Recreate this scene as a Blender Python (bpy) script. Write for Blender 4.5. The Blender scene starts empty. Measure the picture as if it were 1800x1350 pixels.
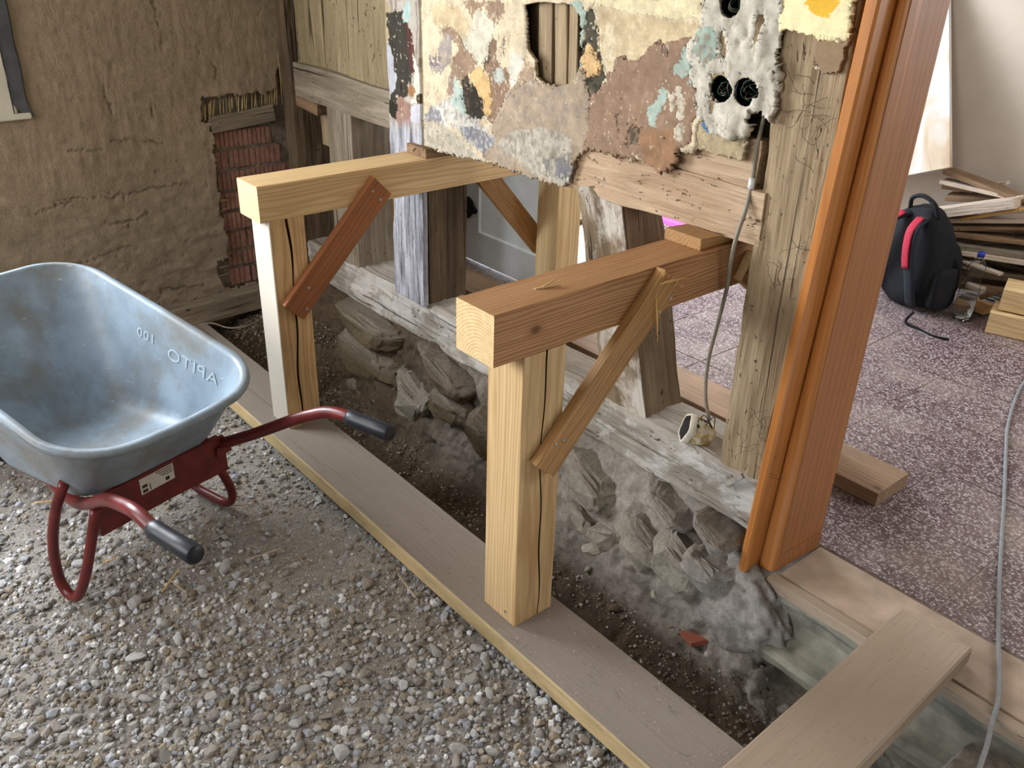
import bpy, bmesh, math, random
import numpy as np
from mathutils import Vector, Matrix, Quaternion
random.seed(7); RNG = np.random.default_rng(7)
SC = bpy.context.scene; COL = SC.collection
PI = math.pi

# ------------------------------------------------------------------ camera
FOC = 1570.24
YAW, PIT, ROL = -0.85939, 0.48289, 0.030089
CAM = np.array([1.26367, -1.12141, 1.56765])
_d = np.array([math.sin(YAW)*math.cos(PIT), math.cos(YAW)*math.cos(PIT), -math.sin(PIT)])
_r = np.cross(_d, [0, 0, 1]); _r /= np.linalg.norm(_r); _u = np.cross(_r, _d)
_r, _u = math.cos(ROL)*_r+math.sin(ROL)*_u, -math.sin(ROL)*_r+math.cos(ROL)*_u
RC = np.array([_r, _u, _d])
cd = bpy.data.cameras.new('camera'); cam = bpy.data.objects.new('camera', cd); COL.objects.link(cam)
cd.sensor_fit = 'HORIZONTAL'; cd.sensor_width = 36; cd.lens = FOC*36/1800; cd.clip_start = .05; cd.clip_end = 200
cam.matrix_world = Matrix(((_r[0], _u[0], -_d[0], CAM[0]), (_r[1], _u[1], -_d[1], CAM[1]), (_r[2], _u[2], -_d[2], CAM[2]), (0, 0, 0, 1)))
SC.camera = cam

# ------------------------------------------------------------------ light and exposure
SC.view_settings.view_transform = 'Standard'; SC.view_settings.look = 'None'
SC.view_settings.gamma = 1; SC.view_settings.use_curve_mapping = False
SC.view_settings.exposure = 0.0
w = bpy.data.worlds.new('sky'); SC.world = w; w.use_nodes = True
w.node_tree.nodes['Background'].inputs[0].default_value = (0.72, 0.85, 1.0, 1)
w.node_tree.nodes['Background'].inputs[1].default_value = 6.0


def area(name, loc, aim, sx, sy, power, col):
    l = bpy.data.lights.new(name, 'AREA'); l.shape = 'RECTANGLE'; l.size = sx; l.size_y = sy; l.energy = power; l.color = col
    o = bpy.data.objects.new(name, l); COL.objects.link(o); o.location = loc
    o.rotation_euler = (Vector(aim)-Vector(loc)).to_track_quat('-Z', 'Y').to_euler(); return o


area('daylight_front_window', (-0.9, -2.9, 1.55), (-0.3, .6, .5), 2.2, 1.5, 88, (1, .985, .98))
area('fill_front_right', (1.7, -2.9, 1.6), (0, .6, .8), 1.0, 1.2, 2, (1, .98, .95))  # added fill lamp from the right, not a window
area('daylight_side_window', (-2.72, -1.05, 1.5), (-.6, .1, .2), 1.1, 1.0, 150, (.93, .97, 1))
area('daylight_back_window', (1.5, 3.2, 1.5), (.2, 1.5, .2), 1.3, 1.2, 54, (.96, .97, 1))
area('daylight_doorway', (-3.1, 2.1, 1.5), (-.9, 1.9, .1), 1.3, 1.8, 165, (.80, .88, 1))
area('fill_back_ceiling', (-.7, 1.12, 2.4), (-1.7, 1.6, .1), .9, .5, 26, (.95, .98, 1))  # added fill lamp under the ceiling, brightens the open white door
sl = bpy.data.lights.new('sun', 'SUN'); sl.energy = 14; sl.angle = .01; sl.color = (1, .97, .92)
so = bpy.data.objects.new('sun', sl); COL.objects.link(so)
so.rotation_euler = Vector((.42, -.10, -1)).to_track_quat('-Z', 'Y').to_euler()


# ------------------------------------------------------------------ helpers
def proj(P):
    q = (np.asarray(P, float)-CAM) @ RC.T
    return np.stack([900+FOC*q[:, 0]/q[:, 2], 675-FOC*q[:, 1]/q[:, 2]], 1)


def at(px, py, **k):
    """the point of the plane x/y/z = value that the photograph shows at a pixel"""
    d = RC.T @ np.array([(px-900)/FOC, -(py-675)/FOC, 1.])
    a, v = list(k.items())[0]; i = 'xyz'.index(a)
    return CAM+d*(v-CAM[i])/d[i]


def lin(c):
    return np.where(np.asarray(c) <= .04045, np.asarray(c)/12.92, ((np.asarray(c)+.055)/1.055)**2.4)


def C(r, g, b):
    return tuple(float(x) for x in lin(np.array([r, g, b])/255.))+(1,)


def hsh(i, j, k, s):
    n = (i*73856093 ^ j*19349663 ^ k*83492791 ^ (s*2654435761 & 0x7fffffff)) & 0x7fffffff
    n = (n ^ (n >> 13))*1274126177 & 0x7fffffff
    n = (n ^ (n >> 16))*668265263 & 0x7fffffff
    return (n & 0xffff)/65535.


def vnoise(P, s=0):
    P = np.asarray(P, float); f = np.floor(P).astype(np.int64); t = P-f; t = t*t*(3-2*t)
    o = 0
    for a in (0, 1):
        wa = t[:, 0] if a else 1-t[:, 0]
        for b in (0, 1):
            wb = t[:, 1] if b else 1-t[:, 1]
            for c in (0, 1):
                wc = t[:, 2] if c else 1-t[:, 2]
                o = o+wa*wb*wc*hsh(f[:, 0]+a, f[:, 1]+b, f[:, 2]+c, s)
    return o


def fbm(P, sc, oct=4, s=0, gain=.5):
    """about -1..1"""
    P = np.asarray(P, float)*sc; a = 1; o = 0; tot = 0
    for i in range(oct):
        o = o+a*(vnoise(P+17.3*i, s+i)*2-1); tot += a; a *= gain; P = P*2.03
    return o/tot*1.6


def inside(px, py, poly):
    r = np.zeros(len(px), bool); n = len(poly)
    for i in range(n):
        x0, y0 = poly[i]; x1, y1 = poly[(i+1) % n]
        if y0 == y1: continue
        c = ((y0 > py) != (y1 > py)) & (px < (x1-x0)*(py-y0)/(y1-y0)+x0)
        r ^= c
    return r


def mesh_np(name, V, F, mat, smooth=False, col=None, parent=None, mats=None, fm=None):
    """V (n,3); F (m,k) array or list of such arrays / ragged list"""
    me = bpy.data.meshes.new(name)
    if isinstance(F, np.ndarray): F = [F]
    if len(F) and not isinstance(F[0], np.ndarray):
        me.from_pydata([tuple(v) for v in V], [], [tuple(f) for f in F])
    else:
        V = np.asarray(V, np.float32); me.vertices.add(len(V)); me.vertices.foreach_set('co', V.ravel())
        idx = np.concatenate([f.ravel() for f in F]).astype(np.int32)
        lens = np.concatenate([np.full(len(f), f.shape[1]) for f in F])
        me.loops.add(len(idx)); me.loops.foreach_set('vertex_index', idx)
        me.polygons.add(len(lens)); me.polygons.foreach_set('loop_start', (np.cumsum(lens)-lens).astype(np.int32))
        me.update(calc_edges=True); me.validate()
    me.polygons.foreach_set('use_smooth', np.full(len(me.polygons), bool(smooth)))
    if col is not None:
        a = me.color_attributes.new('Col', 'FLOAT_COLOR', 'POINT'); c = np.ones((len(me.vertices), 4), np.float32)
        c[:, :3] = col; a.data.foreach_set('color', c.ravel())
    for m in (mats or [mat]): me.materials.append(m)
    if fm is not None: me.polygons.foreach_set('material_index', np.asarray(fm, np.int32))
    me.update()
    o = bpy.data.objects.new(name, me); COL.objects.link(o)
    if parent: o.parent = parent
    return o


def tag(o, label=None, cat=None, group=None, kind=None):
    if label: o['label'] = label
    if cat: o['category'] = cat
    if group: o['group'] = group
    if kind: o['kind'] = kind
    return o


def empty(name, loc=(0, 0, 0), rz=0):
    o = bpy.data.objects.new(name, None); COL.objects.link(o); o.location = loc; o.rotation_euler = (0, 0, rz); o.empty_display_size = .05
    return o


def smooth(o, on=True):
    o.data.polygons.foreach_set('use_smooth', np.full(len(o.data.polygons), on)); return o


def boxmesh(name, x0, x1, y0, y1, z0, z1, mat, parent=None, bev=0.0):
    bm = bmesh.new(); bmesh.ops.create_cube(bm, size=1)
    for v in bm.verts: v.co = ((x0+x1)/2+v.co.x*(x1-x0), (y0+y1)/2+v.co.y*(y1-y0), (z0+z1)/2+v.co.z*(z1-z0))
    if bev: bmesh.ops.bevel(bm, geom=bm.edges[:], offset=bev, segments=2, affect='EDGES')
    me = bpy.data.meshes.new(name); bm.to_mesh(me); bm.free(); me.materials.append(mat)
    o = bpy.data.objects.new(name, me); COL.objects.link(o)
    if parent: o.parent = parent
    return o


def loft(name, rings, mat, caps=True, closed=True, smooth_=False, parent=None, col=None):
    rings = np.asarray(rings, float); n, k, _ = rings.shape; V = rings.reshape(-1, 3)
    i = np.arange(n-1)[:, None]; j = np.arange(k if closed else k-1)[None, :]; j2 = (j+1) % k
    F = np.stack([i*k+j, i*k+j2, (i+1)*k+j2, (i+1)*k+j], -1).reshape(-1, 4)
    Fs = [F]
    if caps: Fs += [np.arange(k)[::-1][None, :], (np.arange(k)+(n-1)*k)[None, :]]
    return mesh_np(name, V, Fs, mat, smooth_, parent=parent, col=col)


def tube(name, pts, r, mat, parent=None, seg=10, sub=5, ends=True):
    """smooth tube through points"""
    P = [Vector(p) for p in pts]
    if sub > 1 and len(P) > 2:
        Q = []; E = [P[0]*2-P[1]]+P+[P[-1]*2-P[-2]]
        for i in range(1, len(E)-2):
            for s in range(sub):
                t = s/sub; a, b, c, d = E[i-1:i+3]
                Q.append(.5*((2*b)+(c-a)*t+(2*a-5*b+4*c-d)*t*t+(3*b-a-3*c+d)*t**3))
        Q.append(P[-1]); P = Q
    rr = r if hasattr(r, '__len__') else [r]*len(P)
    if len(rr) != len(P): rr = np.interp(np.linspace(0, 1, len(P)), np.linspace(0, 1, len(rr)), rr)
    T = (P[1]-P[0]).normalized(); N = T.orthogonal().normalized(); R = []
    for i, p in enumerate(P):
        T2 = (P[min(i+1, len(P)-1)]-P[max(i-1, 0)]).normalized()
        N = (T.rotation_difference(T2) @ N).normalized(); T = T2; B = T.cross(N)
        R.append([p+(N*math.cos(a)+B*math.sin(a))*rr[i] for a in np.linspace(0, 2*PI, seg, endpoint=False)])
    return loft(name, [[tuple(v) for v in ring] for ring in R], mat, caps=ends, smooth_=True, parent=parent)


def orient(o, p0, p1, up=(0, 0, 1)):
    """local X runs p0->p1, local Z near 'up'; origin in the middle"""
    p0 = Vector(p0); p1 = Vector(p1); x = (p1-p0).normalized(); z = Vector(up); z = (z-x*z.dot(x)).normalized(); y = z.cross(x)
    m = Matrix((x, y, z)).transposed().to_4x4(); m.translation = (p0+p1)/2
    o.matrix_world = m; return (p1-p0).length


def timber(name, p0, p1, w, h, mat, up=(0, 0, 1), rough=.0, step=.05, crack=None, parent=None, seed=0, rnd=.002, endrough=0, nper=4, taper=None, fine=0):
    """beam p0->p1, w along local Y, h along local Z. rough: surface displacement; crack=(side,pos,width,depth)"""
    L = (Vector(p1)-Vector(p0)).length; n = max(2, int(L/step)+1)
    hw, hh = w/2, h/2; r = max(rnd, .0008)
    per = []
    corners = [(hw-r, -hh), (hw, -hh+r), (hw, hh-r), (hw-r, hh), (-hw+r, hh), (-hw, hh-r), (-hw, -hh+r), (-hw+r, -hh)]
    for i in range(8):
        a = np.array(corners[i]); b = np.array(corners[(i+1) % 8]); m = nper if i % 2 else 1
        for s in range(m): per.append(tuple(a+(b-a)*s/m))
    if crack:
        side, pos, cw, dep = crack     # side '+y' : at z=pos on face y=+hw ; '-y'
        sg = 1 if side == '+y' else -1
        out = []; done = False
        for i, p in enumerate(per):
            q = per[(i+1) % len(per)]; out.append(p)
            if not done and abs(p[0]-sg*hw) < 1e-6 and abs(q[0]-sg*hw) < 1e-6 and min(p[1], q[1]) <= pos < max(p[1], q[1]):
                dr = 1 if q[1] > p[1] else -1
                out += [(sg*hw, pos-dr*cw/2), (sg*(hw-dep), pos), (sg*hw, pos+dr*cw/2)]; done = True; ci = len(out)-3
        per = out
    per = np.array(per); X = np.linspace(-L/2, L/2, n)
    rings = np.zeros((n, len(per), 3)); rings[:, :, 0] = X[:, None]; rings[:, :, 1:] = per[None]
    if taper is not None:   # (scale y, scale z) at start and end
        t = np.linspace(0, 1, n)[:, None]
        rings[:, :, 1] *= taper[0]+(taper[2]-taper[0])*t; rings[:, :, 2] *= taper[1]+(taper[3]-taper[1])*t
    if crack:
        wv = .006*np.sin(X*9+seed)+.003*np.sin(X*31+1); rings[:, ci:ci+3, 2] += wv[:, None]
        fade = np.clip(vnoise(np.stack([X*5, X*0, X*0+seed], 1))*1.6-.1, .25, 1)
        rings[:, ci+1, 1] = sg*(hw-dep*fade)
        mid = rings[:, ci+1, 2].copy()
        for q_, s_ in ((ci, -1), (ci+2, 1)):
            rings[:, q_, 2] = mid+(rings[:, q_, 2]-mid)*fade
    V = rings.reshape(-1, 3)
    if rough:
        nrm = V[:, 1:]/np.array([hw, hh]); nrm = np.sign(nrm)*np.abs(nrm)**6; nrm /= np.linalg.norm(nrm, axis=1)[:, None]+1e-9
        Q = V*np.array([.35, 1, 1])+seed*3.7
        d = rough*(fbm(Q, 9, 3, seed)+.45*fbm(V*np.array([.15, 1, 1])+seed, 60, 2, seed+5))
        V[:, 1:] += nrm*d[:, None]
    if endrough:
        V[:, 0] += np.where(V[:, 0] > L/2-1e-6, 1, np.where(V[:, 0] < -L/2+1e-6, 1, 0))*endrough*fbm(V, 30, 2, seed+9)
    k = len(per); i = np.arange(n-1)[:, None]; j = np.arange(k)[None, :]; j2 = (j+1) % k
    F = np.stack([i*k+j, i*k+j2, (i+1)*k+j2, (i+1)*k+j], -1).reshape(-1, 4)
    fm = np.zeros(len(F)+2, int); fm[-2:] = 1
    isnew = mat.name in ('new pine', 'pale pine', 'reddish larch', 'rough tan board', 'weathered pine lit front')
    o = mesh_np(name, V, [F, np.arange(k)[::-1][None, :], (np.arange(k)+(n-1)*k)[None, :]], mat, mats=[mat, M['end'] if isnew else mat], fm=fm)
    orient(o, p0, p1, up)
    if parent:
        o.parent = parent; o.matrix_parent_inverse = parent.matrix_world.inverted() if False else Matrix.Translation(-parent.location)
    return o


def adopt(o, parent):
    o.parent = parent; o.matrix_parent_inverse = Matrix.Translation(-Vector(parent.location)); return o


# ---- node helpers
class NT:
    def __init__(s, name):
        s.m = bpy.data.materials.new(name); s.m.use_nodes = True; s.t = s.m.node_tree; s.b = s.t.nodes['Principled BSDF']; s.out = s.t.nodes['Material Output']
    def n(s, typ, **k):
        nd = s.t.nodes.new(typ)
        for a, v in k.items():
            if a.startswith('_'): setattr(nd, a[1:], v)
        return nd
    def l(s, a, b): s.t.links.new(a, b)
    def coord(s, scale=(1, 1, 1), kind='Object', loc=(0, 0, 0), rand=False):
        c = s.n('ShaderNodeTexCoord'); m = s.n('ShaderNodeMapping'); m.inputs['Scale'].default_value = scale; m.inputs['Location'].default_value = loc
        src = c.outputs[kind]
        if rand:
            oi = s.n('ShaderNodeObjectInfo'); mu = s.n('ShaderNodeVectorMath', _operation='SCALE'); mu.inputs[0].default_value = (7.3, 5.1, 3.7)
            s.l(oi.outputs['Random'], mu.inputs['Scale']); ad = s.n('ShaderNodeVectorMath', _operation='ADD'); s.l(src, ad.inputs[0]); s.l(mu.outputs[0], ad.inputs[1]); src = ad.outputs[0]
        s.l(src, m.inputs['Vector']); return m.outputs[0]
    def noise(s, vec, scale, detail=4, rough=.55, dist=0):
        n = s.n('ShaderNodeTexNoise'); n.inputs['Scale'].default_value = scale; n.inputs['Detail'].default_value = detail; n.inputs['Roughness'].default_value = rough; n.inputs['Distortion'].default_value = dist
        s.l(vec, n.inputs['Vector']); return n.outputs['Fac']
    def ramp(s, fac, stops):
        r = s.n('ShaderNodeValToRGB'); e = r.color_ramp.elements
        while len(e) < len(stops): e.new(.5)
        for i, (p, c) in enumerate(stops): e[i].position = p; e[i].color = c if hasattr(c, '__len__') else (c, c, c, 1)
        s.l(fac, r.inputs[0]); return r.outputs[0]
    def mix(s, f, a, b, mode='MIX'):
        m = s.n('ShaderNodeMix', _data_type='RGBA', _blend_type=mode)
        for i, v in ((0, f), (6, a), (7, b)):
            if isinstance(v, (int, float)): m.inputs[i].default_value = v
            elif isinstance(v, tuple): m.inputs[i].default_value = v
            else: s.l(v, m.inputs[i])
        return m.outputs[2]
    def math(s, op, a, b=0.0, c=None):
        m = s.n('ShaderNodeMath', _operation=op)
        for i, v in enumerate((a, b) if c is None else (a, b, c)):
            if isinstance(v, (int, float)): m.inputs[i].default_value = v
            else: s.l(v, m.inputs[i])
        return m.outputs[0]
    def bump(s, h, strength=.5, dist=.01, prev=None):
        b = s.n('ShaderNodeBump'); b.inputs['Strength'].default_value = strength; b.inputs['Distance'].default_value = dist; s.l(h, b.inputs['Height'])
        if prev is not None: s.l(prev, b.inputs['Normal'])
        return b.outputs[0]
    def facing(s):
        g = s.n('ShaderNodeNewGeometry'); sp = s.n('ShaderNodeSeparateXYZ'); s.l(g.outputs['True Normal'], sp.inputs[0])
        return s.ramp(s.math('MULTIPLY', sp.outputs[1], -1.), [(.55, 0.), (.75, 1.)])
    def fin(s, col=None, rough=.8, nrm=None, metal=0, spec=.3):
        if col is not None:
            if isinstance(col, tuple): s.b.inputs['Base Color'].default_value = col
            else: s.l(col, s.b.inputs['Base Color'])
        if isinstance(rough, (int, float)): s.b.inputs['Roughness'].default_value = rough
        else: s.l(rough, s.b.inputs['Roughness'])
        if nrm is not None: s.l(nrm, s.b.inputs['Normal'])
        s.b.inputs['Metallic'].default_value = metal; s.b.inputs['Specular IOR Level'].default_value = spec
        return s.m


def plain(name, col, rough=.6, metal=0, var=.12, scale=30, bump=.15, spec=.4):
    s = NT(name); v = s.coord(rand=True); n = s.noise(v, scale)
    a = tuple(c*(1-var) for c in col[:3])+(1,); b = tuple(min(1, c*(1+var)) for c in col[:3])+(1,)
    return s.fin(s.ramp(n, [(.3, a), (.7, b)]), rough, s.bump(n, bump, .003), metal, spec)


def new_wood(name, light, dark, knot=True, rough=.62, dirt=0.0, ring=30, off=(0, .03, .05), gr=.30, front=None):
    """sawn softwood, grain along local X; curved growth lines from rings round the tree's heart"""
    s = NT(name); v = s.coord((.10, 1, 1), loc=off)
    wv = s.n('ShaderNodeTexWave', _wave_type='RINGS', _rings_direction='X', _wave_profile='SIN')
    wv.inputs['Scale'].default_value = ring; wv.inputs['Distortion'].default_value = 9; wv.inputs['Detail'].default_value = 2; wv.inputs['Detail Scale'].default_value = .9; wv.inputs['Detail Roughness'].default_value = .45
    s.l(v, wv.inputs['Vector'])
    fib = s.noise(s.coord((2.2, 90, 90), rand=True), 1, 3)
    big = s.noise(s.coord((2, 9, 9), rand=True), 1, 3)
    lines = s.math('POWER', wv.outputs['Fac'], 2.2)
    f = s.math('MULTIPLY', lines, gr)
    f = s.math('ADD', f, s.math('MULTIPLY', fib, .5)); f = s.math('ADD', f, s.math('MULTIPLY', s.math('SUBTRACT', big, .5), .55))
    mid = tuple((a+b)/2 for a, b in zip(light, dark))
    col = s.ramp(f, [(.16, light), (.45, mid), (.85, dark)])
    if knot:
        vo = s.n('ShaderNodeTexVoronoi'); vo.inputs['Scale'].default_value = 4.6; s.l(s.coord((.8, 1.3, 1.3), rand=True), vo.inputs['Vector'])
        k = s.ramp(vo.outputs['Distance'], [(.03, 1.), (.07, 0.)])
        col = s.mix(k, col, tuple(c*.3 for c in dark[:3])+(1,))
        k2 = s.ramp(vo.outputs['Distance'], [(.05, .5), (.14, 0.)]); col = s.mix(k2, col, dark)
    if dirt:
        dn = s.noise(s.coord(rand=True), 5, 5, .6); col = s.mix(s.math('MULTIPLY', s.ramp(dn, [(.42, 0.), (.65, 1.)]), dirt), col, C(120, 100, 80))
    if front is not None: col = s.mix(s.facing(), col, front)
    return s.fin(col, rough, s.bump(fib, .25, .002))


def end_grain(name, light, dark):
    s = NT(name); wv = s.n('ShaderNodeTexWave', _wave_type='RINGS', _rings_direction='X', _wave_profile='SIN')
    wv.inputs['Scale'].default_value = 42; wv.inputs['Distortion'].default_value = 2; wv.inputs['Detail Scale'].default_value = .6
    s.l(s.coord((.1, 1, 1), loc=(0, .02, .07)), wv.inputs['Vector']); n = s.noise(s.coord((60, 60, 60), rand=True), 1, 4)
    f = s.math('ADD', s.math('MULTIPLY', wv.outputs['Fac'], .3), s.math('MULTIPLY', n, .6)); return s.fin(s.ramp(f, [(.2, light), (.8, dark)]), .8, s.bump(n, .3, .002))


def old_wood(name, light, dark, crackcol=C(45, 36, 28), paint=None, crack=.5, dust=None, scale=1.0, bump=.9, front=False, edge=None):
    s = NT(name)
    v = s.coord((1.6*scale, 26*scale, 26*scale), rand=True); f1 = s.noise(v, 1, 6, .62, .6)
    v2 = s.coord((6, 120, 120), rand=True); f2 = s.noise(v2, 1, 3)
    v3 = s.coord((3, 8, 8), rand=True); f3 = s.noise(v3, 1, 4, .6, .4)
    mid = tuple((a+b)/2 for a, b in zip(light, dark))
    f = s.math('ADD', s.math('MULTIPLY', f1, .7), s.math('MULTIPLY', f2, .3)); col = s.ramp(f, [(.3, dark), (.5, mid), (.66, light)])
    col = s.mix(s.ramp(f3, [(.35, .55), (.6, 0.)]), col, dark, 'MIX')
    if paint:
        pc, lo, hi = paint; pn = s.noise(s.coord((5, 9, 9), rand=True), 1, 8, .68, .5)
        pm = s.ramp(pn, [(lo, 0.), (hi, 1.)])
        if front: pm = s.math('MULTIPLY', pm, s.facing())
        col = s.mix(pm, col, pc)
    cr = s.noise(s.coord((1.1, 34, 34), rand=True, loc=(3, 1, 2)), 1, 3, .5, .9)
    cm = s.ramp(cr, [(.33-.05*(1-crack), 1.), (.385-.05*(1-crack), 0.)]); col = s.mix(s.math('MULTIPLY', cm, .85), col, crackcol)
    ch = s.noise(s.coord((30, 70, 70), rand=True, loc=(1, 5, 2)), 1, 2, .5, 1.5)
    chm = s.ramp(ch, [(.27, .8), (.33, 0.)]); col = s.mix(chm, col, crackcol)
    if dust:
        g = s.n('ShaderNodeNewGeometry'); sp = s.n('ShaderNodeSeparateXYZ'); s.l(g.outputs['Normal'], sp.inputs[0])
        dn = s.ramp(sp.outputs[2], [(.3, 0.), (.85, .8)]); col = s.mix(dn, col, dust)
    if edge: col = s.mix(s.facing(), col, s.mix(s.ramp(f3, [(.35, 0.), (.6, 1.)]), tuple(c*.6 for c in edge[:3])+(1,), edge))
    h = s.math('SUBTRACT', s.math('ADD', f, s.math('MULTIPLY', f2, .2)), s.math('MULTIPLY', s.math('ADD', cm, chm), .6))
    return s.fin(col, .85, s.bump(h, bump, .008), spec=.2)


def attr_mat(name, scale=60, var=.35, bump=.5, bdist=.004, rough=.9, spec=.2, fine=260, spots=None, aniso=(1, 1, 1)):
    s = NT(name); a = s.n('ShaderNodeAttribute', _attribute_name='Col')
    v = s.coord(aniso); n = s.noise(v, scale, 6, .65); n2 = s.noise(v, fine, 3)
    f = s.math('ADD', s.math('MULTIPLY', n, .65), s.math('MULTIPLY', n2, .35))
    k = s.ramp(f, [(.3, 1-var), (.7, 1+var*.6)])
    col = s.mix(1.0, a.outputs['Color'], k, 'MULTIPLY')
    if spots:
        sc_, thr, cc = spots; sn = s.ramp(s.noise(v, sc_, 3, .6), [(thr, 0.), (thr+.04, 1.)]); col = s.mix(sn, col, cc)
    return s.fin(col, rough, s.bump(f, bump, bdist), spec=spec)


# ------------------------------------------------------------------ materials
M = {}
M['pine'] = new_wood('new pine', C(224, 194, 146), C(182, 144, 96), off=(0, .09, .02))
M['pine_pale'] = new_wood('pale pine', C(228, 200, 152), C(186, 150, 100), off=(0, -.06, .08))
M['pine_warm'] = new_wood('reddish larch', C(196, 150, 104), C(144, 98, 62), ring=40, off=(0, .10, -.09), gr=.42)
M['pine_weather'] = new_wood('weathered pine lit front', C(220, 186, 134), C(172, 130, 84), dirt=.3, off=(0, .05, .07), front=C(212, 205, 192))  # whitish front face has the window light put into its colour
M['brace_brown'] = new_wood('stained board', C(158, 102, 64), C(116, 70, 40), knot=False, ring=40, gr=.2, off=(0, .2, .1))
M['brace_tan'] = new_wood('rough tan board', C(196, 152, 98), C(146, 104, 62), ring=40, gr=.3, dirt=.3, off=(0, .15, .1))
M['rear_plank'] = new_wood('dusty brown board', C(168, 138, 110), C(120, 92, 68), ring=30, gr=.3, dirt=.5, off=(0, .15, .1))
M['casing'] = new_wood('orange stained casing', C(196, 128, 66), C(160, 96, 46), knot=False, rough=.4, ring=18, gr=.22, off=(0, .5, .3))
M['jamb'] = new_wood('shaded casing stain', C(166, 110, 64), C(134, 85, 46), knot=False, rough=.45, ring=14, gr=.25, off=(0, .5, .3))  # casing stain again, darkened to paint in the shade on the side faces
M['end'] = end_grain('brightened sawn end grain', C(240, 214, 166), C(206, 166, 110))  # end grain rings, paled to paint in the light on cut ends
M['plank_grey'] = old_wood('grey scaffold plank', C(156, 146, 136), C(120, 110, 100), crack=.0, scale=.7, bump=.45, dust=C(142, 131, 121), edge=C(212, 188, 142))
M['plank_board'] = old_wood('dusty board', C(170, 152, 132), C(142, 122, 102), crackcol=C(100, 74, 52), crack=.0, scale=.5, bump=.35, dust=C(164, 147, 128))
M['old_grey'] = old_wood('old grey timber', C(172, 160, 140), C(108, 96, 80), crack=.5)
M['old_post'] = old_wood('old oak post', C(190, 170, 138), C(130, 110, 84), crack=.6, crackcol=C(60, 48, 36))
M['old_left'] = old_wood('old grey-brown infill', C(172, 156, 122), C(118, 104, 78), crack=.5, bump=1.1)
M['old_rail'] = old_wood('old hewn rail', C(212, 190, 160), C(166, 134, 106), crack=.35, bump=1.2, crackcol=C(96, 70, 50))
M['old_white'] = old_wood('limewashed timber', C(150, 132, 108), C(92, 76, 58), paint=(C(196, 188, 176), .40, .52), crack=.5, front=True)
M['old_dark'] = old_wood('old brown timber', C(122, 104, 82), C(68, 55, 42), crack=.7)
M['old_sill'] = old_wood('dusty sill', C(180, 174, 164), C(128, 118, 104), paint=(C(198, 194, 188), .46, .56), crack=.55, dust=C(168, 158, 146))
M['scrap'] = old_wood('scrap board', C(168, 138, 108), C(104, 80, 60), crack=.3)
M['scrap_pale'] = old_wood('pale scrap board', C(220, 204, 186), C(166, 144, 124), crack=.4)
M['attr'] = attr_mat('layered paint and plaster', 45, .22, .35, .004)
M['clay'] = attr_mat('earth plaster', 26, .26, .9, .008, fine=150)
M['soil'] = attr_mat('rubble soil', 70, .45, .9, .008, fine=330)
M['stoneattr'] = attr_mat('gravel stone', 90, .25, .3, .002, rough=.75, fine=500)
s = NT('single stones'); oi = s.n('ShaderNodeObjectInfo'); base = s.ramp(oi.outputs['Random'], [(0, C(150, 146, 140)), (.3, C(172, 168, 162)), (.5, C(160, 148, 134)), (.7, C(180, 180, 180)), (.86, C(212, 212, 210)), (1, C(136, 128, 120))])
nn = s.noise(s.coord(), 60, 5); M['stone1'] = s.fin(s.mix(1., base, s.ramp(nn, [(.3, .72), (.7, 1.1)]), 'MULTIPLY'), .75, s.bump(nn, .4, .003), spec=.25)
M['rock_brown'] = plain('brown fieldstone', C(104, 88, 68), .9, var=.4, scale=22, bump=.7)
M['rock_grey'] = plain('grey fieldstone', C(150, 144, 130), .9, var=.3, scale=20, bump=.7)
M['rock_dust'] = plain('dust covered rubble', C(158, 150, 142), .95, var=.28, scale=26, bump=.9)
M['brick'] = plain('red hollow brick', C(150, 110, 96), .85, var=.3, scale=30, bump=.4)
M['mortar'] = attr_mat('mortar', 60, .4, .9, .01)
M['red'] = plain('worn red enamel', C(104, 30, 30), .38, var=.3, scale=25, bump=.1, spec=.5)
M['grip'] = plain('black rubber grip', C(26, 30, 40), .42, var=.2, spec=.5)
s = NT('grey blue plastic'); v = s.coord(); n1 = s.noise(v, 7, 5, .6); n2 = s.noise(v, 60, 4, .6)
c_ = s.ramp(n1, [(.3, C(122, 138, 152)), (.65, C(150, 168, 184))]); d_ = s.ramp(s.noise(v, 4, 6, .65, .4), [(.45, 0.), (.62, .65)]); c_ = s.mix(d_, c_, C(118, 112, 98))
sc2 = s.ramp(s.noise(s.coord((10, 10, 40)), 3, 3), [(.68, 0.), (.72, .6)]); c_ = s.mix(sc2, c_, C(190, 200, 208)); M['tray'] = s.fin(c_, s.ramp(n2, [(.3, .35), (.7, .55)]), s.bump(n2, .12, .002), spec=.5)
M['letter'] = plain('pale moulded letters', C(170, 186, 198), .5, var=.12)
M['sticker'] = plain('white sticker', C(214, 212, 204), .5, var=.06, bump=0)
M['ink'] = plain('black print', C(40, 38, 40), .6, var=.05, bump=0)
M['tyre'] = plain('black tyre', C(28, 28, 28), .8)
M['steel'] = plain('galvanised screw', C(170, 172, 172), .35, metal=.9, var=.1)
M['black'] = plain('black cloth', C(11, 11, 14), .9, var=.35, scale=60, bump=.4)
M['navy'] = plain('dark navy padding', C(19, 20, 30), .8, var=.3, scale=50, bump=.4)
M['redcloth'] = plain('crimson cloth', C(168, 26, 52), .8, var=.2, scale=80, bump=.3)
M['box'] = plain('black socket box', C(18, 18, 18), .5, spec=.4)
M['cable'] = plain('grey cable sheath', C(140, 132, 116), .55, var=.12)
M['cable_grey'] = plain('light grey cable', C(128, 128, 128), .55, var=.15)
M['wire_green'] = plain('green wire', C(60, 110, 90), .5); M['wire_grey'] = plain('grey wire', C(120, 116, 108), .5); M['wire_brown'] = plain('brown wire', C(110, 84, 60), .5)
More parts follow.
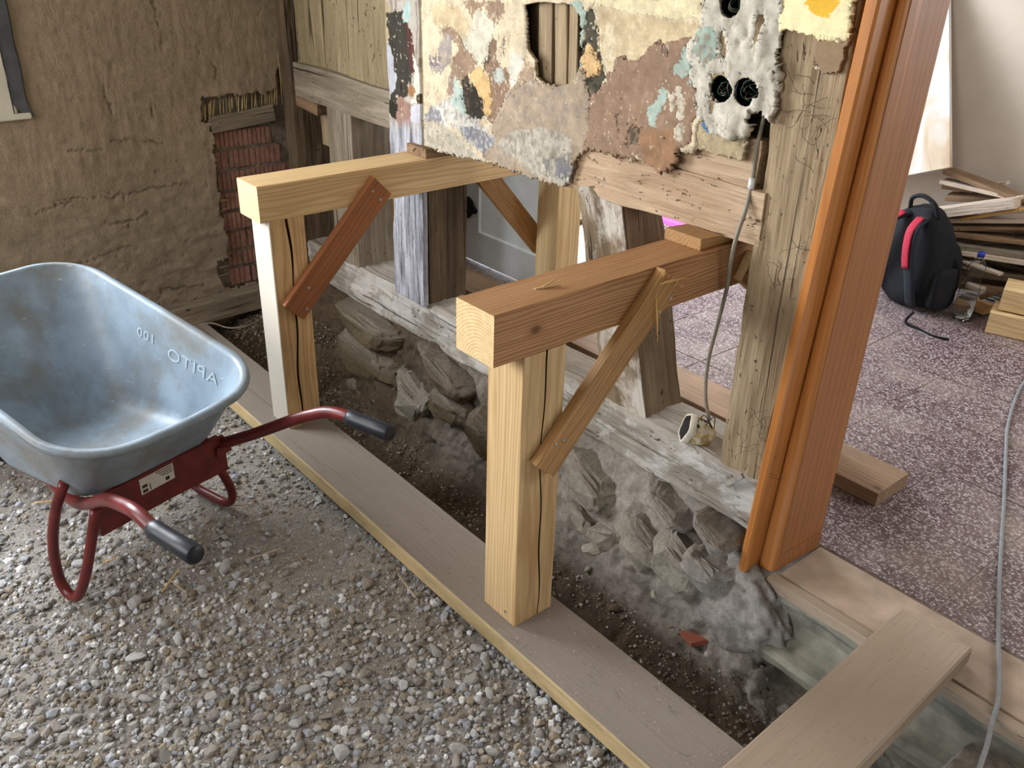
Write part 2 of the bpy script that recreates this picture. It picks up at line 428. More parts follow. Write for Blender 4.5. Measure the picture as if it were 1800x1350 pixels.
M['clip'] = plain('clear white clip', C(220, 222, 226), .3)
M['white_paint'] = plain('white door paint', C(226, 232, 232), .55, var=.06, scale=12, bump=.1)
M['win_white'] = plain('window paint', C(206, 200, 182), .5, var=.08, scale=14, bump=.15)
M['seal'] = plain('grey sealing tape', C(74, 76, 78), .6, var=.3, scale=18, bump=.5)
M['pink'] = plain('pink plastic strip', C(226, 90, 170), .6, var=.1)
M['wallpaint'] = plain('pale plaster wall', C(214, 200, 182), .9, var=.10, scale=3, bump=.15)
M['ceil'] = plain('ceiling', C(150, 144, 134), .9, var=.06, scale=3)
M['darkwall'] = plain('dark masonry', C(80, 70, 58), .95, var=.3, scale=9, bump=.6)
M['ground_out'] = plain('pale yard concrete', C(206, 204, 200), .9, var=.08, scale=6)
M['joint'] = plain('grout', C(146, 132, 122), .95, var=.2, scale=60)
M['threshold'] = plain('screed threshold', C(170, 150, 130), .9, var=.22, scale=12, bump=.4)
M['reed'] = plain('dry reed', C(176, 154, 104), .7, var=.25)
M['fibre'] = plain('dark fibre', C(60, 50, 40), .8)
s = NT('stained board'); n1 = s.noise(s.coord((1, 6, 2)), 2.2, 5, .6, 1.2); c_ = s.ramp(n1, [(.42, C(214, 212, 208)), (.55, C(206, 186, 160)), (.68, C(170, 134, 96))]); M['stained'] = s.fin(c_, .7)
M['crack'] = plain('painted crack shade', C(74, 48, 28), .9)  # painted shade for the inner faces of the post cracks
M['straw'] = plain('wood splinter', C(232, 190, 120), .6)
M['paper'] = plain('peeling gypsum', C(214, 206, 188), .9, var=.12, scale=30, bump=.5)
# terrazzo
s = NT('terrazzo'); v = s.coord((1, 1, 1), kind='Generated')
tc = s.n('ShaderNodeNewGeometry'); v = tc.outputs['Position']
vo = s.n('ShaderNodeTexVoronoi'); vo.inputs['Scale'].default_value = 150; s.l(v, vo.inputs['Vector'])
vo2 = s.n('ShaderNodeTexVoronoi'); vo2.inputs['Scale'].default_value = 150; s.l(v, vo2.inputs['Vector'])
se = s.n('ShaderNodeSeparateColor'); s.l(vo.outputs['Color'], se.inputs[0])
col = s.ramp(se.outputs[0], [(0, C(66, 46, 48)), (.40, C(92, 68, 70)), (.52, C(134, 114, 114)), (.74, C(162, 148, 148)), (1, C(190, 180, 176))])
ed = s.ramp(vo2.outputs['Distance'], [(.42, 0.), (.62, .75)]); col = s.mix(ed, col, C(74, 54, 56))
du = s.ramp(s.noise(v, 2.2, 6, .6), [(.45, 0.), (.75, .55)]); col = s.mix(du, col, C(176, 160, 146))
M['terrazzo'] = s.fin(col, .5, spec=.4)
# bottle
s = NT('clear bottle plastic'); s.b.inputs['Transmission Weight'].default_value = 1; s.b.inputs['IOR'].default_value = 1.2; M['pet'] = s.fin((.95, .97, .97, 1), .06, spec=.5)
s = NT('water'); s.b.inputs['Transmission Weight'].default_value = 1; s.b.inputs['IOR'].default_value = 1.33; M['water'] = s.fin((.86, .86, .82, 1), .02)
M['cap'] = plain('blue cap', C(28, 50, 150), .4)
s = NT('window glass'); tr = s.n('ShaderNodeBsdfTransparent'); gl = s.n('ShaderNodeBsdfGlossy'); gl.inputs['Roughness'].default_value = .05
mx = s.n('ShaderNodeMixShader'); mx.inputs[0].default_value = .08; s.l(tr.outputs[0], mx.inputs[1]); s.l(gl.outputs[0], mx.inputs[2]); s.l(mx.outputs[0], s.out.inputs[0]); M['glass'] = s.m

# ------------------------------------------------------------------ room shell
XL = -2.3; YW = .65; YB = 3.3
wl = tag(empty('wall_left', (XL, 0, 0)), 'brown earth-plastered wall with a window and an exposed brick patch', 'wall', kind='structure')
adopt(boxmesh('masonry', -2.65, -2.37, -1.75, .86, -.5, .93, M['darkwall']), wl)
adopt(boxmesh('masonry', -2.65, -2.37, -.41, .86, .93, 2.5, M['darkwall']), wl)
adopt(boxmesh('masonry', -2.65, -2.37, -3.1, -1.75, -.5, 2.5, M['darkwall']), wl)
adopt(boxmesh('masonry', -2.65, -2.37, -1.75, -.41, 2.1, 2.5, M['darkwall']), wl)
adopt(boxmesh('masonry', -2.65, XL+.01, .86, 1.56, -.5, 2.5, M['darkwall']), wl)
adopt(boxmesh('masonry', -2.65, XL+.01, 1.56, 2.8, 2.05, 2.5, M['wallpaint']), wl)
adopt(boxmesh('masonry', -2.65, XL+.01, 2.8, YB+.25, -.5, 2.5, M['wallpaint']), wl)
wb = tag(boxmesh('wall_back', -2.3, 2.7, YB, YB+.2, -.3, 2.5, M['wallpaint']), 'pale plastered wall behind the backpack and the woodpile', 'wall', kind='structure')
tag(boxmesh('wall_right', 2.6, 2.8, -3.1, YB, -.3, 2.5, M['ceil']), 'plain plastered wall outside the photograph on the right', 'wall', kind='structure')
tag(boxmesh('wall_front', -2.65, 2.6, -3.2, -3.0, -.3, 2.5, M['ceil']), 'plain plastered wall behind the camera', 'wall', kind='structure')
tag(boxmesh('ceiling', -2.7, 2.8, -3.2, YB+.2, 2.45, 2.55, M['ceil']), 'plain ceiling above both rooms', 'ceiling', kind='structure')
tag(boxmesh('yard', -8, -2.66, -1, 6, -.12, -.04, M['ground_out']), 'pale sunlit yard beyond the doorway', 'yard', kind='structure')

# left wall plaster sheet (grid in y,z) with holes
def sheet(name, A, B, na, nb, origin_fn, paint_fn, mat, parent, thick, flip=False):
    a, b = np.meshgrid(np.linspace(*A, na), np.linspace(*B, nb), indexing='ij'); a = a.ravel(); b = b.ravel()
    P0 = origin_fn(a, b, 0*a); pp = proj(P0); h, col, keep = paint_fn(P0, pp)
    V = origin_fn(a, b, h)
    i, j = np.meshgrid(np.arange(na-1), np.arange(nb-1), indexing='ij'); i = i.ravel(); j = j.ravel()
    F = np.stack([i*nb+j, (i+1)*nb+j, (i+1)*nb+j+1, i*nb+j+1], 1)
    if flip: F = F[:, ::-1]
    F = F[keep[F].all(1)]
    used = np.unique(F); mp = np.full(len(V), -1); mp[used] = np.arange(len(used))
    o = mesh_np(name, V[used], mp[F], mat, True, col=col[used])
    if thick:
        m = o.modifiers.new('thickness', 'SOLIDIFY'); m.thickness = thick; m.offset = -1
    return adopt(o, parent)


def cc(*rgb): return lin(np.array(rgb)/255.)
crop5 = lambda L: [(340+x/3.14, 130+y/3.14) for x, y in L]
bare = crop5([(45, 180), (60, 140), (100, 128), (180, 122), (250, 128), (330, 112), (400, 110), (450, 88), (462, 40), (466, -30), (700, -60), (700, 1150), (330, 1150), (205, 1185), (182, 1180), (150, 1120), (130, 1050), (200, 1020), (190, 990), (190, 900), (180, 800), (140, 750), (155, 700), (130, 600), (140, 480), (110, 430), (120, 400), (130, 330), (80, 310), (110, 280), (50, 260)])
LCR = [[(195, 248), (230, 244), (260, 248), (285, 252)], [(120, 266), (160, 264), (185, 262)], [(100, 352), (150, 348), (200, 346), (270, 332), (330, 322)], [(190, 394), (240, 388), (262, 372)], [(268, 0), (277, 30), (283, 50)], [(265, 180), (270, 207)], [(182, 150), (190, 180), (200, 205)], [(375, 110), (382, 135)], [(55, 378), (100, 362), (130, 352)], [(120, 470), (170, 455), (230, 430)], [(345, 80), (350, 95)], [(240, 515), (290, 510), (360, 500)]]


def segdist(px, py, pts):
    d = np.full(len(px), 1e9)
    for (x0, y0), (x1, y1) in zip(pts[:-1], pts[1:]):
        dx, dy = x1-x0, y1-y0; t = np.clip(((px-x0)*dx+(py-y0)*dy)/(dx*dx+dy*dy), 0, 1)
        d = np.minimum(d, np.hypot(px-x0-t*dx, py-y0-t*dy))
    return d


def paint_left(P, pp):
    n1 = fbm(P, 3, 5, 1); n2 = fbm(P, 25, 3, 2); n3 = fbm(P*np.array([1, 1, 2.4]), 14, 4, 3)
    px = pp[:, 0]+fbm(P, 40, 3, 4)*4+fbm(P, 120, 2, 41)*2; py = pp[:, 1]+fbm(P, 40, 3, 5)*3+fbm(P, 120, 2, 42)*2
    col = cc(152, 135, 112)*(1+.10*n1[:, None]+.07*n2[:, None])
    low = np.clip((.75-P[:, 2])/.5, 0, 1)[:, None]; col = col*(1-low)+cc(144, 130, 112)*(1+.14*n3[:, None])*low
    rr = .35+.65*low[:, 0]
    h = .004*n1+.005*n3*rr+.0022*fbm(P*np.array([1, 2.2, .6]), 18, 3, 6)*(1-low[:, 0])+.0012*n2*rr
    for c in LCR:
        d = segdist(px, py, c); m = np.clip(1-d/2.2, 0, 1); h -= m*.006; col *= (1-.5*m)[:, None]
    pits = np.clip(fbm(P*np.array([1, 1, .6]), 60, 2, 9)-.95, 0, .5)*rr; h -= pits*.02; col *= (1-pits*1.0)[:, None]
    keep = ~inside(px, py, bare)
    y, z = P[:, 1], P[:, 2]
    keep &= ~((y < -.40) & (z > .93) & (y > -1.75) & (z < 2.1))
    return h, col, keep


sheet('plaster', (-2.4, .66), (-.12, 2.45), 620, 420, lambda a, b, h: np.stack([XL+h, a, b], 1), paint_left, M['clay'], wl, .02)
# bare patch behind: mortar bed
def paint_mort(P, pp):
    n = fbm(P, 35, 4, 8); return .006*n, cc(134, 122, 108)*(1+.35*n[:, None]), np.ones(len(P), bool)
sheet('mortar', (.2, .66), (.02, 1.4), 90, 220, lambda a, b, h: np.stack([XL-.030+h, a, b], 1), paint_mort, M['mortar'], wl, 0)


def brick(y0, y1, z0, z1, i):
    """grooved hollow brick, front to +x: a comb extruded upwards"""
    n = max(2, round((y1-y0)/.021)); prof = []; xf = XL-.022+random.uniform(-.004, .004); g = .0045
    for k in range(n):
        a = y0+(y1-y0)*k/n; b = y0+(y1-y0)*(k+1)/n
        prof += [(xf, a+g*.3), (xf, b-g), (xf-.006, b-g*.6), (xf-.006, b)]
    prof[-1] = (xf, y1); prof[-2] = (xf, y1-.001)
    prof += [(XL-.05, y1), (XL-.05, y0)]
    sk = random.uniform(-.003, .003)
    rings = [[(x, y, z0+sk*(y-y0)*8) for x, y in prof], [(x, y, z1+sk*(y-y0)*8) for x, y in prof]]
    return adopt(loft('brick', rings, M['brick']), wl)


rows = [(.690, .757), (.603, .674), (.517, .588), (.431, .500), (.345, .415), (.258, .329), (.182, .243), (.098, .166)]
for i, (a, b) in enumerate(rows):
    if i == 0: sp = [(.335, .475), (.478, .575)]
    elif i == 1: sp = [(.325, .375), (.385, .500), (.503, .615)]
    else:
        off = .325+(.03 if i % 2 else .0); L = .125 if i > 4 else .24
        sp = [(.325, off+L/2), (off+L/2+.012, off+L*1.05+.08), (off+L*1.05+.092, .645)]
    for y0, y1 in sp: brick(y0, y1, a, b, i)
# small timber above the bricks, reeds
o = timber('lintel', (XL-.012, .315, .786), (XL-.012, .592, .812), .03, .062, M['old_grey'], rough=.004, seed=3, parent=wl)
for i in range(44):
    x = random.uniform(48, 470); f = (x-48)/422
    top = 180-110*f+random.uniform(-10, 10) if x > 60 else 190
    bot = random.uniform(205, 272)-55*f
    if x > 440: top, bot = random.uniform(-20, 60), random.uniform(120, 190)
    p = at(340+x/3.14, 130+top/3.14-4, x=XL-.012); q = at(340+(x+random.uniform(-6, 10))/3.14, 130+bot/3.14, x=XL-.010+random.uniform(0, .012))
    adopt(tube('reed', [p, q], .0016, M['reed'], seg=5, sub=1), wl)
for i in range(7):
    p = at(488+i*3.2+random.uniform(-1, 1), 96+i*14, x=XL+.008); q = at(497+i*4.5, 185+i*5, x=XL+.012)
    adopt(tube('reed', [p, q], .0017, M['reed'], seg=5, sub=1), wl)
for yy in range(10):   # ragged fibre stubs along the plaster's broken edge
    y = random.choice([360, 372, 388, 398, 455, 468, 480, 492, 505]); p = at(384+random.uniform(-8, 4), y-20+random.uniform(-5, 5), x=XL-.005); q = at(404+random.uniform(-5, 10), y-24+random.uniform(-5, 5), x=XL-.01)
    adopt(tube('reed', [p, q], .0018, M['reed'], seg=5, sub=1), wl)

# window in the left wall
win = tag(empty('window_1', (XL, -.33, .89)), 'white-painted window frame at the upper left corner', 'window', kind='structure')
def wbox(n, x0, x1, y0, y1, z0, z1, m, bev=.004): return adopt(boxmesh(n, x0, x1, y0, y1, z0, z1, m, bev=bev), win)
wbox('window_frame', XL-.02, XL+.02, -.455, -.385, .905, 2.12, M['win_white'])
wbox('window_frame', XL-.02, XL+.016, -1.78, -.375, .905, .965, M['win_white'])
wbox('window_sill', XL-.02, XL+.024, -1.78, -.335, .889, .910, M['win_white'], .003)
wbox('window_frame', XL-.02, XL+.02, -1.78, -1.70, .9, 2.12, M['win_white'])
wbox('window_sash', XL-.045, XL-.012, -.52, -.45, .96, 2.08, M['win_white'])
wbox('window_sash', XL-.045, XL-.012, -1.70, -.45, .96, 1.03, M['win_white'])
wbox('pane', XL-.034, XL-.028, -1.70, -.51, 1.02, 2.08, M['glass'], 0)
sd = [[(XL+.004, -.388, z), (XL+.016, -.388+.002*math.sin(z*50), z), (XL+.018, -.340+.002*math.sin(z*37), z), (XL+.002, -.332+.002*math.sin(z*37), z)] for z in np.linspace(.925, 2.1, 60)]
sd[0] = [(XL+.004, -.365, .915), (XL+.02, -.365, .915), (XL+.02, -.325, .893), (XL+.002, -.322, .893)]
adopt(loft('sealing_tape', sd, M['seal']), win)

# ------------------------------------------------------------------ partition wall
wp = tag(empty('wall_partition', (0, YW, 0)), 'old timber-framed partition wall with flaking paint layers and open lower half', 'wall', kind='structure')
for x0, x1, z0, z1 in ((-2.3, .24, 1.62, 2.45), (-1.27, .03, .93, 1.62), (-2.2, -1.46, 1.02, 1.62)):
    adopt(boxmesh('infill', x0, x1, YW+.055, YW+.20, z0, z1, M['darkwall']), wp)
adopt(boxmesh('infill', -2.3, 2.6, YW+.02, YW+.2, 2.1, 2.45, M['wallpaint']), wp)
adopt(boxmesh('infill', 1.25, 2.6, YW, YW+.2, -.3, 2.1, M['wallpaint']), wp)

K1 = lambda L: [(680+x/4.219, y/4.219) for x, y in L]
K2 = lambda L: [(980+x/4.219, y/4.219) for x, y in L]
K3 = lambda L: [(1180+x/3.97, y/3.97) for x, y in L]
CREAM = (236, 216, 178); BROWN = (170, 138, 110)
LAY = [  # (polygon, colour, height, speckle amount, speckle colour)
    (K1([(-40, 0), (1400, 0), (1400, 1400), (-40, 1400)]), CREAM, 0, .12, (214, 176, 122)),
    (K2([(0, 0), (1130, 0), (1130, 110), (1100, 150), (1000, 100), (950, 130), (850, 120), (700, 100), (560, 90), (460, 60), (400, 40), (330, 20), (180, 0)]), (255, 238, 186), .001, 0, CREAM),
    (K2([(320, 40), (430, 60), (520, 110), (640, 110), (900, 140), (1100, 180), (1000, 280), (880, 330), (740, 340), (640, 450), (580, 470), (520, 420), (440, 420), (410, 560), (350, 480), (340, 300)]), (226, 200, 152), 0, .2, (240, 220, 176)),
    (K2([(380, 180), (430, 170), (450, 300), (440, 420), (460, 500), (430, 555), (390, 540), (360, 450), (370, 300)]), (240, 222, 180), .0005, .25, (220, 176, 116)),
    (K1([(580, 0), (890, 0), (910, 100), (840, 190), (770, 130), (740, 60), (700, 60), (660, 150), (620, 90)]), (172, 140, 112), -.001, .1, CREAM),
    (K1([(350, 60), (380, 200), (480, 190), (600, 260), (640, 200), (560, 60), (450, 20)]), (226, 198, 150), 0, .1, CREAM),
    (K1([(410, 210), (480, 185), (550, 225), (600, 310), (690, 450), (670, 540), (600, 570), (540, 600), (500, 720), (470, 640), (480, 560), (510, 430), (550, 370), (520, 290), (440, 290)]), BROWN, -.001, .05, CREAM),
    (K1([(740, 440), (790, 250), (845, 290), (830, 420), (880, 500), (940, 490), (950, 650), (870, 800), (800, 950), (765, 880), (790, 700), (780, 600), (740, 520)]), (158, 124, 96), -.001, .10, CREAM),
    (K1([(720, 80), (825, 190), (800, 260), (750, 440), (715, 480), (670, 400), (600, 320), (660, 230), (670, 130)]), (232, 224, 198), .001, .0, CREAM),
    (K1([(925, 380), (1040, 420), (1030, 560), (960, 650), (940, 560)]), (230, 224, 206), .0, .1, CREAM),
    (K1([(1040, 400), (1120, 520), (1110, 590), (980, 640), (1000, 560), (1040, 500)]), (186, 156, 124), 0, .1, CREAM),
    (K1([(820, 510), (880, 520), (880, 600), (840, 600)]), (200, 206, 196), 0, .1, BROWN),
    (K1([(400, 330), (470, 240), (505, 270), (510, 340), (500, 450), (430, 570), (350, 540), (340, 480), (400, 400)]), (172, 160, 156), -.001, .4, (206, 184, 150)),
    (K1([(330, 400), (420, 440), (380, 490), (330, 440)]), (140, 124, 130), 0, .3, CREAM),
    (K1([(475, 560), (540, 600), (570, 740), (500, 740), (470, 680)]), (172, 142, 124), 0, .1, CREAM),
    (K1([(510, 565), (540, 590), (575, 700), (600, 850), (660, 940), (540, 800), (480, 750), (530, 690)]), (190, 212, 200), 0, .1, (222, 222, 214)),
    (K1([(560, 600), (620, 545), (650, 600), (700, 610), (740, 740), (765, 870), (700, 900), (650, 915), (600, 850), (570, 700)]), (62, 54, 46), -.004, .22, (120, 96, 66)),
    (K1([(640, 570), (715, 485), (745, 570), (785, 620), (790, 700), (780, 840), (750, 840), (740, 740), (700, 660), (690, 620)]), (240, 192, 118), .001, .06, (190, 150, 96)),
    (K1([(735, 480), (770, 360), (800, 380), (790, 430), (750, 520)]), (104, 88, 72), -.002, .2, BROWN),
    (K1([(870, 320), (905, 260), (900, 420), (870, 400)]), (104, 98, 80), -.002, .2, BROWN),
    (K1([(330, 790), (480, 730), (560, 830), (760, 940), (770, 1010), (640, 990), (480, 930), (340, 880)]), (226, 220, 208), 0, .38, (168, 160, 158)),
    (K1([(300, 860), (360, 770), (430, 850), (420, 900), (300, 895)]), (150, 148, 156), .0, .35, (206, 200, 196)),
    (K1([(560, 950), (640, 930), (720, 960), (850, 1035), (830, 1090), (740, 1140), (680, 1090), (600, 1020)]), (142, 142, 152), 0, .45, (206, 202, 194)),
    (K1([(290, 900), (430, 908), (600, 1030), (700, 1150), (860, 1260), (300, 1240)]), (204, 194, 172), -.001, .35, (172, 160, 138)),
    (K1([(980, 640), (1090, 590), (1240, 640), (1400, 620), (1400, 1400), (1000, 1400), (740, 1140), (850, 1060), (800, 950), (880, 790), (950, 660)]), (188, 164, 136), .002, .4, (166, 150, 136)),
    (K2([(0, 600), (60, 600), (190, 510), (215, 600), (240, 680), (270, 900), (230, 1110), (160, 1320), (0, 1320)]), (186, 162, 134), .002, .4, (166, 152, 138)),
    (K1([(1000, 960), (1180, 940), (1400, 1020), (1400, 1400), (1150, 1300), (850, 1090), (860, 1020)]), (196, 186, 168), .002, .5, (160, 148, 134)),
    (K1([(1180, 1180), (1400, 1120), (1400, 1300), (1200, 1300)]), (140, 136, 132), .001, .4, (196, 186, 160)),
    (K2([(0, 1180), (100, 1230), (150, 1300), (80, 1330), (0, 1320)]), (130, 130, 136), .001, .3, (196, 190, 176)),
    (K2([(200, 60), (290, 40), (330, 190), (325, 280), (350, 400), (370, 500), (400, 580), (330, 680), (280, 760), (255, 740), (220, 600), (190, 500), (185, 380), (205, 250)]), (92, 86, 68), -.004, .3, (58, 52, 44)),
    (K2([(185, 310), (240, 300), (230, 400), (190, 430)]), (52, 44, 40), -.004, .1, BROWN),
    (K2([(245, 660), (290, 700), (300, 850), (280, 960), (250, 900)]), (128, 116, 96), -.003, .3, BROWN),
    (K2([(262, 325), (275, 390), (305, 440), (332, 545), (240, 555), (205, 460), (230, 410)]), (242, 194, 124), .0, .05, BROWN),
    (K2([(270, 760), (330, 680), (410, 600), (390, 530), (440, 560), (450, 470), (500, 425), (550, 470), (610, 460), (680, 420), (720, 350), (760, 320), (830, 340), (940, 310), (1015, 285), (975, 350), (940, 440), (900, 500), (910, 550), (1000, 560), (1030, 640), (1075, 740), (1080, 830), (1010, 900), (1010, 1050), (900, 1090), (910, 1170), (870, 1230), (780, 1275), (690, 1200), (620, 1140), (540, 1170), (420, 1130), (330, 1145), (215, 1110), (275, 900)]), (168, 132, 104), .003, .12, (184, 154, 126)),
    (K2([(640, 980), (900, 950), (900, 1200), (780, 1270), (680, 1190)]), (172, 126, 86), .003, .05, (196, 150, 110)),
    (K2([(440, 840), (500, 830), (500, 960), (480, 1020)]), (140, 124, 98), .001, .4, (90, 80, 66)),
    (K2([(560, 920), (650, 930), (640, 1080), (520, 1080)]), (142, 118, 94), .001, .45, (84, 72, 58)),
    (K2([(790, 350), (860, 350), (850, 420), (800, 400)]), (140, 114, 90), .002, .45, (70, 60, 50)),
    (K2([(115, 20), (190, 5), (215, 130), (190, 280), (190, 480), (145, 470), (155, 280), (120, 110)]), (176, 198, 182), .001, .08, (210, 206, 180)),
    (K2([(890, 540), (905, 470), (940, 450), (970, 350), (1010, 380), (1025, 500), (960, 570)]), (184, 206, 192), .0035, .12, (214, 204, 176)),
    (K2([(790, 660), (845, 670), (820, 750), (790, 820), (762, 840), (760, 930), (725, 930), (705, 820), (760, 760)]), (180, 204, 190), .0035, .06, (214, 204, 176)),
    (K2([(1000, 560), (1030, 580), (1020, 640), (1000, 610)]), (180, 204, 190), .003, .1, BROWN),
    (K2([(850, 690), (880, 690), (900, 800), (870, 820)]), (226, 212, 186), .004, .3, BROWN),
    (K2([(905, 650), (935, 650), (970, 760), (955, 880), (930, 870)]), (228, 214, 188), .004, .25, BROWN),
    (K2([(910, 920), (960, 930), (950, 1040), (905, 1020)]), (214, 204, 180), .004, .4, BROWN),
    (K2([(600, 1130), (700, 1190), (720, 1230), (620, 1190)]), (230, 216, 170), .002, .3, BROWN),
    # clay infill right of the brown paint, down to the rail
    (K3([(40, 1040), (175, 1030), (180, 880), (230, 800), (300, 910), (560, 930), (545, 1130), (520, 1150), (240, 1060), (60, 1050)]), (196, 174, 132), -.004, .25, (160, 142, 106)),
    (K3([(230, 830), (290, 850), (300, 900), (270, 915), (240, 870)]), (70, 130, 186), -.003, .25, (190, 180, 150)),
    # gypsum round the sockets
    (K3([(270, 0), (262, 160), (215, 230), (160, 330), (170, 480), (190, 620), (235, 790), (300, 915), (450, 945), (525, 940), (578, 850), (575, 770), (640, 765), (705, 825), (740, 820), (782, 700), (750, 640), (760, 400), (795, 205), (800, -20)]), (222, 214, 196), .004, .12, (190, 176, 148)),
    (K3([(350, 210), (400, 190), (430, 250), (440, 420), (400, 440), (360, 380)]), (158, 134, 98), -.001, .3, (110, 92, 66)),
    (K3([(640, 60), (700, 60), (690, 170), (650, 300), (600, 340), (570, 290), (620, 170)]), (150, 124, 86), -.001, .3, (112, 92, 66)),
    (K3([(215, 220), (260, 170), (345, 180), (350, 300), (355, 400), (270, 470), (240, 420), (190, 360)]), (172, 196, 180), .003, .38, (176, 148, 130)),
    (K3([(130, 340), (160, 380), (180, 470), (90, 530), (50, 490), (90, 440)]), (184, 206, 192), .003, .15, (210, 200, 176)),
    (K3([(300, 480), (430, 490), (450, 560), (290, 580)]), (196, 170, 118), .0, .2, (160, 134, 92)),
    (K3([(270, 640), (330, 700), (310, 840), (280, 800)]), (190, 160, 126), .001, .3, (220, 210, 190)),
    (K3([(560, 520), (660, 540), (650, 640), (620, 560)]), (170, 140, 106), -.001, .3, (220, 210, 190)),
    (K3([(330, 840), (400, 860), (390, 900), (340, 890)]), (190, 172, 130), .003, .3, (230, 220, 200)),
]
HOLE = [(925, 8), (960, 3), (1012, 8), (1026, 30), (1024, 120), (1012, 146), (985, 152), (962, 146), (948, 135), (946, 105), (932, 84), (928, 45)]
SOCK = [(1294, 4, 19), (1274.5, 155, 19.5), (1318.5, 161, 21.5)]
SOCKW = [at(x, y, y=YW) for x, y, r in SOCK]
CRK = [K1([(350, 80), (390, 180), (410, 240)]), K1([(1035, 20), (1050, 300), (1060, 400), (1115, 500), (1115, 580), (1080, 610)]), K1([(795, 950), (840, 860), (900, 760), (950, 690), (1090, 590)]),
       K2([(1080, 740), (1080, 830), (1015, 900), (1010, 1050), (905, 1090), (910, 1170), (865, 1235), (790, 1280)]), K1([(290, 560), (340, 650), (300, 800)]), K2([(290, 60), (330, 200), (340, 330), (365, 480)]),
       K3([(150, 260), (210, 230)]), K3([(240, 790), (310, 920), (440, 950)]), K3([(450, 100), (470, 160), (440, 190)]), K3([(430, 780), (440, 830), (430, 900)])]


def paint_panel(P, pp):
    w1 = fbm(P, 55, 3, 21); w2 = fbm(P, 55, 3, 22); w3 = fbm(P, 160, 2, 24); w4 = fbm(P, 160, 2, 25)
    w5 = fbm(P, 330, 2, 26)
    px = pp[:, 0]+w1*3.0+w3*3.2+w5*2; py = pp[:, 1]+w2*3.0+w4*3.6-w5*2
    col = np.tile(cc(*CREAM), (len(P), 1)); h = np.zeros(len(P))
    sp = fbm(P*np.array([1.2, 1, .9]), 90, 4, 31)*.5+.5; big = fbm(P, 9, 3, 33); st = fbm(P*np.array([3, 1, .5]), 30, 3, 35)
    thr = np.sort(sp)
    for poly, c, hh, amt, c2 in LAY:
        m = inside(px, py, poly)
        col[m] = cc(*c); h[m] = hh
        if amt:
            t = thr[int((1-amt)*(len(thr)-1))]; f_ = (np.clip((sp[m]-t)/.22, 0, 1)**.7*.8)[:, None]; col[m] = col[m]*(1-f_)+cc(*c2)*f_
    col *= (1+.07*big+.05*st)[:, None]
    g = inside(px, py, LAY[-11][0]) | inside(pp[:, 0], pp[:, 1], LAY[-9][0])
    gyp = inside(px, py, K3([(270, 0), (262, 160), (215, 230), (160, 330), (170, 480), (190, 620), (235, 790), (300, 915), (450, 945), (525, 940), (578, 850), (575, 770), (640, 765), (705, 825), (740, 820), (782, 700), (750, 640), (760, 400), (795, 205), (800, -20)]))
    rid = 1-np.abs(fbm(P*np.array([1, 1, .7]), 15, 3, 51, .42))*1.5
    h = h+np.where(gyp, .010*rid, 0)+.0012*big+.0004*sp
    lum = col.mean(1)[:, None]*np.array([1.06, 1.0, .88]); col = (col*.78+lum*.22)*.84
    col *= (1+.16*fbm(P, 48, 4, 39)-.10*np.clip(fbm(P, 5, 3, 40), -.3, 1))[:, None]
    grime = np.clip(fbm(P, 26, 5, 37)-.35, 0, 1)[:, None]*.7; col = col*(1-grime)+cc(120, 104, 82)*grime
    flk = fbm(P*np.array([1, 1, .8]), 130, 3, 38); ms = np.clip((flk-.85)/.15, 0, 1)[:, None]*.7; col = col*(1-ms)+cc(222, 212, 190)*ms
    for c in CRK:
        d = segdist(pp[:, 0]+w1*1.5, pp[:, 1]+w2*1.5, c); m = np.clip(1-d/1.6, 0, 1); h -= .005*m; col *= (1-.8*m)[:, None]
    for x, y, r in ((1099, 54, 3.2), (852, 17, 3.2)):
        m = np.hypot(pp[:, 0]-x, pp[:, 1]-y) < r; col[m] = cc(190, 30, 30); h[m] -= .002
    dots = fbm(P, 70, 1, 77) > 1.38; col[dots] *= .35
    keep = np.ones(len(P), bool)
    keep &= ~inside(pp[:, 0]+w1*2, pp[:, 1]+w2*2, HOLE)
    for q, (x, y, r) in zip(SOCKW, SOCK):
        rr = .034 if r > 20 else .031
        keep &= np.hypot(P[:, 0]-q[0], P[:, 2]-q[2]) > rr
    # the groove of the cable and the ragged foot over the rail
    gro = K3([(570, 775), (640, 765), (668, 800), (660, 900), (625, 1120), (600, 1400), (505, 1400), (520, 1150), (545, 1130), (560, 930), (575, 860)])
    keep &= ~inside(px, py, gro)
    foot = [(738, 190), (735, 258), (800, 272), (880, 290), (960, 318), (990, 328), (1008, 318), (1015, 285), (1035, 262), (1075, 268), (1100, 275), (1125, 278), (1150, 288), (1165, 303), (1186, 292), (1196, 278), (1194, 262), (1240, 264), (1310, 285), (1318, 240), (1340, 196), (1352, 205), (1364, 208), (1372, 190), (1372, 100), (1378, 52), (1440, 62), (1438, 70), (1434, 120), (1450, 130), (1478, 128), (1500, 60), (1560, -400), (735, -400)]
    keep &= inside(px, py, foot)
    up = inside(px, py, [(1376, -500), (1378, 52), (1438, 62), (1495, 66), (1560, -500)])
    col[up] = cc(255, 240, 190); h[up] = .004
    org = inside(px, py, [(1418, -30), (1422, 0), (1432, 18), (1447, 29), (1465, 30), (1470, 20), (1482, 16), (1490, -30)]); col[org] = cc(248, 196, 72)
    br = inside(px, py, [(1436, 62), (1500, 66), (1490, 140), (1450, 130), (1430, 105)]); col[br] = cc(158, 134, 106); h[br] = -.001
    md = inside(px, py, K3([(930, 250), (985, 250), (990, 330), (950, 420), (920, 420), (950, 340)])); col[md] = cc(196, 204, 184)
    return h, col, keep


sheet('plaster', (-1.275, .31), (.86, 1.66), 800, 440, lambda a, b, h: np.stack([a, YW-.004-h, b], 1), paint_panel, M['attr'], wp, .012, flip=True)

